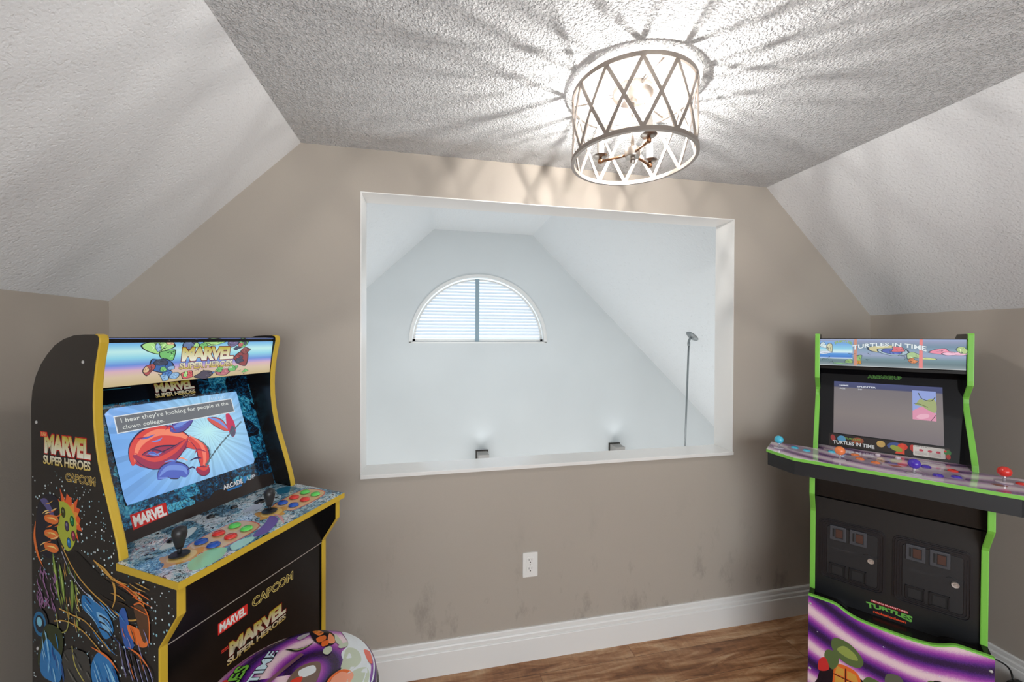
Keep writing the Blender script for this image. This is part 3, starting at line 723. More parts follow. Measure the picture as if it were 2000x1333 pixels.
for ox in (0, .236):
    a.blob([(ox+.088, .150), (ox+.12, .135), (ox+.20, .130), (ox+.232, .145), (ox+.236, .20), (ox+.20, .226), (ox+.11, .226), (ox+.085, .205)], rgb(206, 100, 84))
    a.blob([(ox+.09, .152), (ox+.12, .138), (ox+.20, .133), (ox+.229, .148), (ox+.232, .20), (ox+.20, .222), (ox+.11, .222), (ox+.088, .203)], TAN)
    P = []
    for i in range(28): t_ = 2*pi*i/28; rr = .036*(1+.16*sin(t_*5)+.1*sin(t_*9+1)); P.append((ox+.060+rr*cos(t_)*1.1, .176+rr*sin(t_)))
    a.poly(P, rgb(214, 160, 84)); a.oval(ox+.060, .176, .0285, .026, rgb(236, 200, 120))
a.blob([(.03, .25), (.05, .215), (.10, .205), (.12, .235), (.09, .262), (.05, .266)], rgb(150, 216, 170))
a.blob([(.12, .262), (.13, .235), (.16, .232), (.18, .25), (.16, .264)], rgb(176, 226, 214))
a.blob([(.18, .245), (.24, .215), (.28, .19), (.27, .23), (.21, .262)], rgb(120, 104, 176))
a.line([(.26, .262), (.285, .22), (.29, .19)], .008, rgb(214, 160, 170), taper=True)
a.blob([(.06, .10), (.10, .07), (.16, .06), (.15, .085), (.09, .115)], rgb(210, 222, 222)); a.blob([(.40, .09), (.43, .05), (.46, .07), (.45, .11)], rgb(40, 110, 140))
a.blob([(.27, .10), (.31, .085), (.33, .10), (.30, .125)], rgb(190, 200, 216))
a.build('deck_graphics', M['gloss_print'], dk)
def joystick(s, d, z, top, parent, kind, col=None):
    shaft = mat('shaft', rgb(210, 210, 212), .25, .9) if 'shaft' not in M else M['shaft']; M['shaft'] = shaft
    bm = bmesh.new(); c = cab_fn(s, d, z)
    if kind == 'bat':
        tube(bm, [c, c+Vector((0, 0, .025))], .0042, 12); j = obj('joystick', bm, M['satin_black'], parent, True)
        bm = bmesh.new(); lathe(bm, [(0, 0), (.0075, .001), (.009, .008), (.0135, .026), (.0150, .035), (.0135, .045), (.008, .0505), (0, .052)], c+Vector((0, 0, .016)), 24); obj('knob', bm, mat('soft_black_rubber', rgb(38, 38, 40), .32), j, True)
        bm = bmesh.new(); lathe(bm, [(0, .0022), (.018, .0022), (.020, .0008), (.020, 0), (0, 0)], c+Vector((0, 0, .0018)), 28); obj('dust_washer', bm, M['satin_black'], j, 'auto')
    else:
        tube(bm, [c, c+Vector((0, 0, top-z))], .0042, 12); j = obj('joystick', bm, M['shaft'], parent, True)
        bm = bmesh.new(); n = 14; lathe(bm, [(.0175*sin(pi*k/n), -.0175*cos(pi*k/n)) for k in range(n+1)], c+Vector((0, 0, top-z)), 28); obj('ball_knob', bm, col, j, True)
        bm = bmesh.new(); lathe(bm, [(0, .0018), (.019, .0018), (.0205, .0006), (.0205, 0), (0, 0)], c+Vector((0, 0, .0004)), 28); obj('dust_washer', bm, mat('clear_washer', rgb(206, 196, 206), .2), j, 'auto')
    return j
def button(s, d, z, m, parent, label=None, r=.0135):
    bm = bmesh.new(); lathe(bm, [(0, .0062), (r*.62, .0060), (r*.74, .0050), (r*.78, .0042), (r*.86, .0046), (r, .0032), (r+.0008, 0), (0, 0)], cab_fn(s, d, z), 26)
    return obj('push_button', bm, m, parent, 'auto', label=label)
PB = {k: mat(k+'_button_plastic', c, .22, coat=.4) for k, c in dict(blue=rgb(20, 80, 180), red=rgb(222, 50, 40), green=rgb(96, 214, 92), cyan=rgb(72, 190, 220), orange=rgb(240, 130, 70), purple=rgb(70, 40, 180), black=rgb(16, 16, 18), white=rgb(226, 214, 222)).items()}
def dz_(d): return .955-.009*d/.27
for ox in (0, .236):
    joystick(.060+ox, .168, dz_(.168)+.0018, 0, LC, 'bat')
    for i, c in enumerate(('blue', 'red', 'green')):
        for d in (.157, .199):
            button(ox+.1155+i*.0425, d, dz_(d)+.002, PB[c], LC, c+' round push button')
for s, d in ((.215, .048), (.280, .050)): button(s, d, dz_(d), PB['black'], LC, 'small black start button', .009)
button(.335, .085, dz_(.085), PB['black'], LC, 'wider black button', .014); button(.10, .085, dz_(.085), PB['black'], LC, 'wider black button', .014)
# front boards
bm = bmesh.new(); box(bm, .016, Wd-.016, -.200, -.188, .782, .934); obj('front_board', bm, M['black'], LC)
bm = bmesh.new(); box(bm, .016, Wd-.016, -.194, -.180, .02, .777); fp = obj('front_panel', bm, M['black'], LC)
bm = bmesh.new(); box(bm, .016, Wd-.016, -.1965, -.180, .777, .780); obj('panel_lip', bm, mat('pale_metal_lip', rgb(190, 180, 170), .3, .3), fp)
a = Art(planefn((.194, 1), (.194, 0)))
a.poly([(.129, .716), (.207, .716), (.207, .745), (.129, .745)], rgb(214, 48, 44)); a.text('MARVEL', .133, .203, .7195, .7415, rgb(226, 222, 216), .04, None, .9)
a.text('CAPCOM', .2215, .352, .7245, .7475, rgb(212, 190, 110), .05, None, 1.02, ref=.0); a.text('CAPCOM', .2215, .352, .7245, .7475, rgb(24, 20, 18), -.005, None, 1.02, ref=.0)
logo(a, .152, .328, .620, .676)
a.rect(.137, .158, .664, .6665, rgb(214, 60, 50)); a.rect(.137, .154, .668, .672, rgb(214, 60, 50))
a.build('front_lettering', M['print'], fp)
# side print: lettering and free abstract shapes in the colours of the original
a = Art(lambda u, v, l: cab_fn(-l, u, v))
w_ = lambda u, v: (u, v)
logo(a, -.213, -.030, 1.146, 1.221, out=rgb(190, 40, 34))
a.poly([(-.224, 1.213), (-.196, 1.213), (-.196, 1.226), (-.226, 1.226)], rgb(214, 56, 46)); a.text('SUPER', -.222, -.199, 1.215, 1.224, rgb(240, 190, 120), .02)
a.text('CAPCOM', -.123, -.014, 1.114, 1.133, rgb(206, 176, 96), .06, None, 1.02, ref=.0); a.text('CAPCOM', -.123, -.014, 1.114, 1.133, rgb(24, 26, 44), -.005, None, 1.02, ref=.0)
OR, OL, GD, NB, BB_ = rgb(236, 122, 56), rgb(150, 172, 60), rgb(206, 158, 76), rgb(18, 22, 40), rgb(44, 124, 190)
shard(-.115, 1.028, .066, rgb(232, 96, 48), 15, 3, .85, None, a, .3); shard(-.118, 1.015, .055, rgb(238, 150, 60), 13, 5, .8, None, a, .3)
a.blob([(-.165, 1.05), (-.12, 1.06), (-.085, 1.02), (-.09, .97), (-.12, .945), (-.155, .985)], rgb(176, 186, 64))
for q in ((-.134, 1.036, rgb(62, 66, 20)), (-.100, 1.020, rgb(16, 112, 62)), (-.120, 1.005, rgb(70, 60, 90)), (-.095, .985, rgb(140, 44, 70)), (-.112, .966, rgb(30, 110, 170))):
    a.oval(q[0], q[1], .0085, .013, rgb(10, 12, 16), 10); a.oval(q[0], q[1], .0068, .0112, q[2], 10); a.oval(q[0]-.001, q[1]+.003, .003, .004, tuple(min(1, c*2.2+.08) for c in q[2]), 10)
a.blob([(-.235, 1.04), (-.20, 1.072), (-.155, 1.066), (-.148, 1.02), (-.165, .98), (-.15, .94), (-.19, .915), (-.235, .93), (-.245, .98)], NB)
a.blob([(-.225, 1.055), (-.20, 1.06), (-.172, 1.03), (-.18, 1.02), (-.205, 1.04)], rgb(92, 88, 142))
for z, w in ((1.012, .04), (.975, .04), (.942, .044)):
    a.blob([(-.205, z+.008), (-.165, z+.012), (-.152, z), (-.17, z-.010), (-.205, z-.006)], OR); a.line([(-.20, z+.002), (-.175, z+.004), (-.16, z)], .004, rgb(250, 220, 130), taper=True)
a.line([(-.245, 1.0), (-.250, .96), (-.238, .92), (-.215, .89)], .010, OR, taper=True)
a.blob([(-.09, .95), (-.04, .93), (.03, .90), (.10, .885), (.145, .87), (.15, .84), (.10, .82), (.02, .84), (-.06, .87), (-.13, .92)], rgb(14, 13, 14))
a.line([(-.14, .955), (-.10, .91), (-.05, .875), (.02, .845), (.09, .825), (.14, .84), (.15, .875), (.11, .895), (.04, .91), (-.02, .94)], .0035, GD)
a.line([(-.02, .94), (.02, .925), (.05, .90), (.055, .865), (.045, .84)], .008, GD, taper=True); a.line([(.05, .91), (.10, .895), (.14, .875)], .008, OR, taper=True)
a.line([(-.14, .94), (-.11, .90), (-.06, .862), (.02, .832)], .0022, rgb(190, 190, 210))
for P in ([(-.175, .93), (-.165, .88), (-.15, .82)], [(-.15, .91), (-.14, .87), (-.13, .82)], [(-.10, .88), (-.10, .85), (-.10, .80)]): a.line(P, .014, rgb(98, 128, 50), taper=True); a.line(P, .004, rgb(186, 204, 110), taper=True)
for i in range(5): a.line([(-.085, .87-.022*i), (-.082, .86-.022*i), (-.07, .852-.022*i)], .0030, rgb(200, 200, 120))
a.blob([(-.06, .85), (-.02, .845), (.03, .825), (.05, .79), (.02, .765), (-.02, .80), (-.06, .82)], BB_); a.blob([(-.01, .82), (.03, .815), (.045, .79), (.02, .785)], rgb(130, 190, 236))
for i in range(3): a.line([(.0, .815-.014*i), (.03, .81-.014*i), (.045, .795-.014*i)], .004, NB)
rnd = random.Random(4)
for i in range(34):
    x_, z_ = -.24+rnd.random()*.075, .80+rnd.random()*.09
    a.line([(x_, z_), (x_+rnd.uniform(-.006, .012), z_-.010), (x_+rnd.uniform(.0, .016), z_-.022)], .0042, rgb(150, 104, 150), taper=True)
a.oval(-.226, .745, .033, .040, rgb(28, 34, 44)); a.oval(-.228, .745, .027, .031, rgb(30, 110, 160)); a.oval(-.228, .745, .019, .022, rgb(14, 30, 50)); a.oval(-.230, .75, .011, .012, rgb(130, 200, 226))
a.line([(-.15, .80), (-.10, .795), (-.05, .79), (.0, .765), (.04, .74)], .003, GD); a.line([(-.17, .765), (-.12, .775), (-.06, .765), (.0, .735), (.05, .70)], .003, GD)
a.line([(-.16, .785), (-.15, .745), (-.12, .755), (-.11, .80)], .003, rgb(170, 170, 90))
a.blob([(.07, .83), (.09, .85), (.11, .80), (.12, .77), (.09, .765)], rgb(50, 96, 176)); a.blob([(.10, .815), (.15, .81), (.165, .785), (.14, .775), (.11, .79)], OR)
a.blob([(.12, .86), (.14, .875), (.165, .85), (.165, .80), (.15, .79), (.13, .83)], rgb(90, 60, 40)); a.line([(.12, .865), (.145, .872), (.168, .845), (.17, .79)], .0035, OR)
for i in range(5): a.line([(.075+.02*i, .765-.008*i), (.085+.022*i, .735-.008*i), (.10+.022*i, .70-.008*i)], .012, rgb(24, 22, 26)); a.line([(.07+.02*i, .77-.008*i), (.078+.022*i, .735-.008*i), (.095+.022*i, .70-.008*i)], .0022, rgb(150, 150, 200))
a.line([(.10, .765), (.14, .755), (.175, .73)], .005, OR, taper=True)
for P, c in (([(-.20, .75), (-.225, .70), (-.235, .64), (-.18, .64), (-.14, .69), (-.14, .745)], rgb(44, 56, 24)), ([(-.20, .715), (-.225, .67), (-.22, .62), (-.15, .62), (-.14, .68), (-.17, .70)], BB_),
             ([(.0, .73), (.05, .71), (.075, .66), (.07, .62), (-.0, .62), (-.03, .68)], BB_), ([(-.13, .70), (-.05, .715), (-.03, .67), (-.04, .62), (-.13, .62)], rgb(60, 60, 58))): a.blob(P, c)
a.line([(-.20, .705), (-.19, .67), (-.195, .63)], .010, rgb(120, 190, 240), taper=True); a.line([(.025, .71), (.045, .68), (.04, .63)], .009, rgb(130, 200, 244), taper=True)
a.line([(-.10, .72), (-.09, .68), (-.06, .65), (-.03, .63)], .0035, rgb(190, 180, 90))
a.line([(-.03, .735), (.03, .725), (.07, .70)], .006, OR, taper=True)
rnd = random.Random(91)
def flow(n, x0, x1, z0, z1, dx, dz, cols, w=.0022):
    for i in range(n):
        x_, z_ = rnd.uniform(x0, x1), rnd.uniform(z0, z1); k_ = rnd.uniform(.7, 1.3); b_ = rnd.uniform(-.3, .3)
        P = [(x_, z_), (x_+dx*.5*k_+dz*b_*.3, z_+dz*.5*k_-dx*b_*.3), (x_+dx*k_, z_+dz*k_)]
        if max(p[0] for p in P) > .19 or min(p[0] for p in P) < -.255: continue
        a.line(P, w*rnd.uniform(.6, 1.5), rnd.choice(cols), taper=True)
flow(14, -.23, -.16, .92, 1.05, .03, .012, [GD, OR, rgb(250, 214, 140)])
flow(16, -.16, -.06, .78, .92, .01, -.035, [OL, rgb(98, 128, 50), GD])
flow(16, -.06, .06, .76, .86, .035, -.02, [rgb(60, 140, 210), rgb(140, 200, 240), rgb(24, 60, 120)], .003)
flow(14, -.02, .14, .84, .92, .05, -.008, [GD, OR, rgb(70, 50, 30)])
flow(16, -.22, -.14, .64, .74, .012, -.04, [rgb(60, 140, 210), rgb(30, 80, 150), rgb(150, 210, 244)], .004)
flow(16, -.02, .07, .64, .72, .02, -.035, [rgb(60, 140, 210), rgb(30, 80, 150), rgb(150, 210, 244)], .004)
flow(12, .08, .17, .70, .82, .015, -.03, [OR, rgb(150, 150, 200), rgb(60, 50, 40)])
flow(10, -.13, -.04, .64, .71, .02, -.02, [rgb(110, 110, 104), rgb(90, 90, 86)], .004)
a.build('side_print', M['print'], pl, 'gold lettering above free comic colour shapes on a starfield')
scw = mat('pale_screw_cap', rgb(190, 188, 186), .3)
for d, z in ((-.057, 1.401), (-.241, 1.247), (.19, .70), (-.24, .68)):
    bm = bmesh.new(); lathe(bm, [(0, .0018), (.0035, .0014), (.0045, 0), (0, 0)], cab_fn(0, d, z), 14, (-1, 0, 0)); obj('screw_cap', bm, scw, LC, True)

# ================= right cabinet (turtles) =================
RC = thing('arcade_cabinet', 'tall black four-player arcade cabinet with lime green edging, right of the opening', 'arcade cabinet', (1.7435, 1.4803, 0), -.91225)
oR = [(-.25, 0), (-.25, 1.42), (-.23, 1.465), (-.19, 1.483), (-.02, 1.483), (.002, 1.483), (.004, 1.477), (.0035, 1.30), (.002, 1.284), (-.064, 1.232), (-.070, 1.222), (-.070, 1.205), (-.064, 1.192), (.034, 1.07), (.088, .995), (.094, .972),
      (.094, .965), (.306, .90), (.306, .835), (.300, .825), (.242, .755), (.236, .742), (.232, .43), (.232, .415), (.306, .415), (.306, 0)]
for s0 in (0, Wd-.016): side_outline_parts(RC, 'side_panel', oR, s0, s0+.016, M['black'], GRN, 4, len(oR)-3)
bm = bmesh.new(); box(bm, .016, Wd-.016, .23, .245, .05, 1.44); obj('back_panel', bm, M['black'], RC)
bm = bmesh.new(); box(bm, .016, Wd-.016, .012, .20, 1.456, 1.464); obj('top_panel', bm, M['black'], RC)
MA, MB = (.000, 1.463), (-.003, 1.340)
mq = slantboard('marquee', .016, Wd-.018, MA, MB, .012, M['black'], RC)
a = Art(planefn(MA, MB)); x0, x1 = .0175, Wd-.019
G1, G2, G3 = rgb(128, 146, 166), rgb(176, 200, 214), rgb(108, 132, 140)
a.bands(x0, x1, [(1.342, rgb(150, 164, 170)), (1.36, G3), (1.375, rgb(120, 150, 160)), (1.392, rgb(160, 172, 204)), (1.41, rgb(146, 170, 196)), (1.43, rgb(120, 148, 170)), (1.45, rgb(150, 160, 190)), (1.461, rgb(160, 176, 214))])
a.bands(x0, .130, [(1.372, rgb(230, 246, 252)), (1.38, rgb(70, 130, 214)), (1.395, rgb(90, 160, 230)), (1.404, rgb(224, 250, 250)), (1.418, rgb(150, 216, 240)), (1.44, rgb(120, 176, 236)), (1.452, rgb(150, 180, 226))])
for i, (cx_, cz_, rx, rz, c) in enumerate([(.03, 1.43, .014, .014, rgb(220, 240, 244)), (.05, 1.423, .012, .022, rgb(214, 214, 176)), (.035, 1.40, .02, .008, rgb(226, 236, 250)), (.12, 1.362, .016, .008, rgb(150, 190, 110)), (.148, 1.375, .014, .018, rgb(150, 196, 120)), (.148, 1.36, .012, .008, rgb(214, 150, 60)),
        (.24, 1.423, .05, .016, rgb(216, 208, 160)), (.25, 1.41, .05, .016, G2), (.262, 1.408, .03, .016, rgb(90, 110, 190)), (.275, 1.42, .022, .012, rgb(226, 120, 130)), (.318, 1.392, .022, .016, rgb(176, 206, 150)), (.315, 1.372, .014, .010, rgb(224, 140, 90)), (.40, 1.41, .03, .012, rgb(246, 150, 176)), (.43, 1.405, .035, .008, rgb(252, 196, 220)), (.452, 1.418, .016, .018, rgb(190, 214, 150)), (.085, 1.352, .03, .004, rgb(130, 180, 130)), (.36, 1.383, .03, .004, rgb(210, 224, 150))]):
    shard(cx_, cz_, rz*1.1, c, 8, 300+i, rx/rz, rgb(60, 76, 96), a)
for x_ in (.139, .339): a.poly([(x_-.005, 1.342), (x_+.006, 1.342), (x_+.005, 1.461), (x_-.004, 1.461)], rgb(240, 140, 140) if x_ > .2 else rgb(210, 150, 130))
for i in range(22):
    rnd = random.Random(50+i); cx_ = rnd.choice([rnd.uniform(.10, .19), rnd.uniform(.28, .33), rnd.uniform(.03, .07)]); cz_ = rnd.uniform(1.35, 1.40)
    a.line([(cx_, cz_), (cx_+rnd.uniform(-.01, .01), cz_+.006), (cx_+rnd.uniform(-.015, .015), cz_+rnd.uniform(-.006, .01))], .0014, rgb(40, 60, 60), taper=True)
a.rect(x0, x1, 1.3415, 1.3435, rgb(214, 220, 220))
wp = lambda u, v: (u, v*(1.15-.35*sin(pi*u))-1.05*(2*u-1)**2)
a.text('TURTLES IN TIME', .129, .355, 1.431, 1.450, rgb(40, 60, 76), .05, wp, 1.0, ref=.03); a.text('TURTLES IN TIME', .129, .355, 1.431, 1.450, rgb(236, 246, 250), .03, wp, 1.0)
a.text('TURTLES', .068, .128, 1.446, 1.457, rgb(60, 90, 40), .05, wp, 1., ref=.02); a.text('TURTLES', .068, .128, 1.446, 1.457, rgb(170, 206, 110), .02, wp, 1.)
a.build('lit_artwork', M['glow'], mq, 'backlit blue-grey marquee print with arched white lettering')
bm = bmesh.new(); box(bm, .016, Wd-.016, .004, .12, 1.326, 1.338); obj('marquee_underside', bm, M['black'], RC)
BA, BB = (-.090, 1.336), (-.010, .965); kR = (BB[0]-BA[0])/(BB[1]-BA[1]); bf = planefn(BA, BB)
bz = slantboard('screen_bezel', .016, Wd-.016, BA, BB, .010, acr, RC)
a = Art(bf)
a.text('ARCADE1UP', .184, .290, 1.286, 1.299, rgb(120, 200, 90), .07, None, 1.05, ref=.02); a.text('ARCADE1UP', .184, .290, 1.286, 1.299, rgb(14, 22, 14), .02, None, 1.05)
a.rect(.052, .424, .976, 1.026, rgb(36, 24, 20))
for x_, w, c in ((.06, .012, rgb(170, 60, 60)), (.085, .022, rgb(80, 150, 190)), (.135, .03, rgb(150, 80, 50)), (.215, .02, rgb(196, 160, 90)), (.25, .034, rgb(60, 80, 140)), (.28, .022, rgb(214, 60, 40)), (.315, .012, rgb(190, 50, 40))):
    a.oval(x_+w/2, 1.008, w*.7, .014, c, 10, 12)
a.poly([(.268, .978), (.297, .978), (.297, 1.02), (.290, 1.02)], rgb(220, 70, 40)); a.oval(.272, .998, .02, .011, rgb(150, 160, 60), -20, 12)
a.text('TURTLES', .105, .16, 1.008, 1.016, rgb(120, 170, 70), .02)
wp2 = lambda u, v: (u, v-.5*(2*u-1)**2*.3)
a.text('TURTLES IN TIME', .066, .205, .985, 1.0, rgb(30, 30, 30), .06, wp2, ref=.03); a.text('TURTLES IN TIME', .066, .205, .985, 1.0, rgb(222, 226, 226), .03, wp2)
a.poly(rrect(.322, .412, .981, 1.021, .004), rgb(216, 212, 204)); a.text('HOW TO PLAY', .326, .372, 1.0155, 1.0195, rgb(60, 60, 60), .02)
for x_ in (.345, .370, .393): a.oval(x_, 1.004, .0065, .0045, rgb(196, 60, 80))
for i in range(5): a.rect(.327, .352+.01*(i % 2), .986+.0028*i, .987+.0028*i, rgb(150, 140, 140)); a.rect(.366, .40, .986+.0028*i, .987+.0028*i, rgb(170, 150, 150))
a.oval(.418, 1.008, .010, .011, rgb(60, 140, 60)); a.oval(.42, .992, .006, .010, rgb(200, 50, 40)); a.oval(.412, 1.012, .004, .004, rgb(210, 60, 50))
a.build('bezel_print', M['print'], bz)
sx0, sx1, sz0, sz1 = .067, .409, 1.031, 1.263
scr = slantboard('display_screen', sx0, sx1, (BA[0]+kR*(sz1-BA[1]), sz1), (BA[0]+kR*(sz0-BA[1]), sz0), .002, mat('dark_display_glass', rgb(10, 10, 14), .05, coat=.6), RC)
scr.location = bf(0, 1, .0022)-bf(0, 1, 0)
a = Art(bf); DKB = rgb(58, 62, 88)
a.bands(sx0, sx1, [(sz0, rgb(116, 106, 110)), (1.12, rgb(132, 122, 120)), (1.235, rgb(122, 116, 120)), (1.24, rgb(66, 72, 112)), (sz1, rgb(70, 78, 124))])  # grey-brown bands paint the ceiling's reflection into the picture
a.rect(.322, .390, 1.125, 1.244, rgb(150, 168, 226)); a.poly([(.322, 1.125), (.39, 1.125), (.39, 1.155), (.365, 1.18), (.345, 1.178), (.322, 1.16)], rgb(226, 150, 178))
a.blob([(.335, 1.195), (.345, 1.21), (.36, 1.205), (.378, 1.215), (.39, 1.20), (.389, 1.16), (.37, 1.165), (.35, 1.18), (.33, 1.185)], rgb(166, 178, 120)); a.line([(.34, 1.235), (.35, 1.212), (.375, 1.205), (.388, 1.222)], .0025, rgb(70, 80, 50)); a.line([(.326, 1.19), (.345, 1.188), (.366, 1.178)], .002, rgb(70, 80, 50))
a.oval(.352, 1.14, .02, .010, rgb(240, 180, 200), 20, 14); a.line([(.375, 1.125), (.389, 1.15)], .002, rgb(90, 50, 80))
a.text('NAME', .087, .118, 1.243, 1.249, rgb(226, 230, 240), .03); a.text('AGE', .087, .107, 1.229, 1.235, rgb(206, 210, 220), .02)
a.text('SPLINTER', .147, .210, 1.241, 1.248, rgb(226, 230, 240), .03); a.text('30', .150, .164, 1.229, 1.235, rgb(206, 210, 220), .02)
a.build('screen_picture', M['dimscreen'], scr, 'dim game picture with painted-in grey-brown ceiling reflection and a small portrait card')
# wide control deck
dpk = [(-.157, .085), (-.157, .248), (-.140, .268), (-.053, .324), (.533, .324), (.620, .268), (.637, .248), (.637, .085)]
inn = [(.016, -.006), (Wd-.016, -.006), (Wd-.016, .085), (.016, .085)]
dfn = lambda u, v, l: cab_fn(u, v, .972+l)
bm = bmesh.new(); full = [(-.157, .092), (-.157, .248), (-.053, .324), (.533, .324), (.637, .248), (.637, .092), (Wd-.016, .092), (Wd-.016, -.006), (.016, -.006), (.016, .092)]
prism(bm, full, lambda p, l: dfn(p[0], p[1], l), -.0005, -.013); dk = obj('control_deck', bm, GRN, RC, label='lime green edged deck top')
sh = [(p[0]*.9965+.0008, p[1]-(.0012 if p[1] > .2 else 0)) for p in full]
bm = bmesh.new(); prism(bm, sh, lambda p, l: dfn(p[0], p[1], l), -.001, .0005)
swd = swirl_mat('mauve_swirl_deck_print', .30, .32, ('X', 'Y'), 64, True, .10, .8)
obj('deck_print', bm, swd, dk, label='mauve and purple swirl print')
bm = bmesh.new(); lo = [(-.152, .10), (-.152, .243), (-.050, .318), (.530, .318), (.632, .243), (.632, .10)]
prism(bm, lo, lambda p, l: dfn(p[0], p[1], l), -.013, -.070); obj('deck_box', bm, M['satin_black'], RC)
a = Art(lambda u, v, l: dfn(u, v, l+.0004))
def pod(x_, d_, c, w=.05):
    a.line([(x_-.03, d_), (x_-.01, d_+.02), (x_+.02, d_+.01), (x_+.03, d_-.01)], .0016, rgb(230, 220, 236)); a.line([(x_-.025, d_+.004), (x_+.0, d_-.02), (x_+.028, d_-.008)], .0012, rgb(90, 70, 96))
for x_, d_ in ((-.116, .197), (.092, .239), (.298, .271), (.521, .184)): pod(x_, d_, None)
for x_, d_ in ((-.03, .155), (.165, .165), (.375, .19), (.56, .17)): a.blob([(x_-.055, d_-.02), (x_, d_-.045), (x_+.045, d_-.03), (x_+.05, d_+.045), (x_, d_+.06), (x_-.05, d_+.03)], rgb(176, 160, 178))
a.text('1-PLAYER   2-PLAYER', .20, .31, .085, .078, rgb(230, 220, 226), .02); a.rect(.035, .085, .07, .095, rgb(206, 190, 196)); a.rect(.165, .24, .130, .145, rgb(120, 108, 122))
for x_ in (.17, .2, .23): a.oval(x_, .137, .009, .006, rgb(206, 170, 180))
a.blob([(.235, .19), (.26, .175), (.275, .195), (.25, .21)], rgb(196, 120, 100)); a.blob([(.48, .235), (.50, .22), (.52, .235), (.50, .25)], rgb(150, 90, 80))
a.rect(.33, .40, .065, .09, rgb(212, 200, 206))
a.build('deck_graphics', M['gloss_print'], dk)
for (x_, d_), c in zip(((-.116, .197), (.092, .239), (.298, .271), (.521, .184)), ('cyan', 'orange', 'purple', 'red')):
    joystick(x_, d_, .9727, 1.010, RC, 'ball', PB[c])['label'] = {'cyan': 'sky blue', 'orange': 'orange', 'purple': 'purple', 'red': 'red'}[c]+' ball-top joystick'
for x_, d_, c in ((-.062, .15, 'cyan'), (-.019, .17, 'cyan'), (.066, .12, 'cyan'), (.14, .112, 'orange'), (.154, .172, 'orange'), (.199, .195, 'orange'), (.343, .128, 'purple'), (.361, .238, 'purple'), (.407, .222, 'purple'), (.411, .132, 'red'), (.561, .172, 'red'), (.60, .19, 'red')):
    button(x_, d_, .9726, PB[c], RC, c+' round push button', .0135)
for x_, d_ in ((.213, .047), (.273, .048)): button(x_, d_, .9725, PB['white'], RC, 'small pale start button', .008)
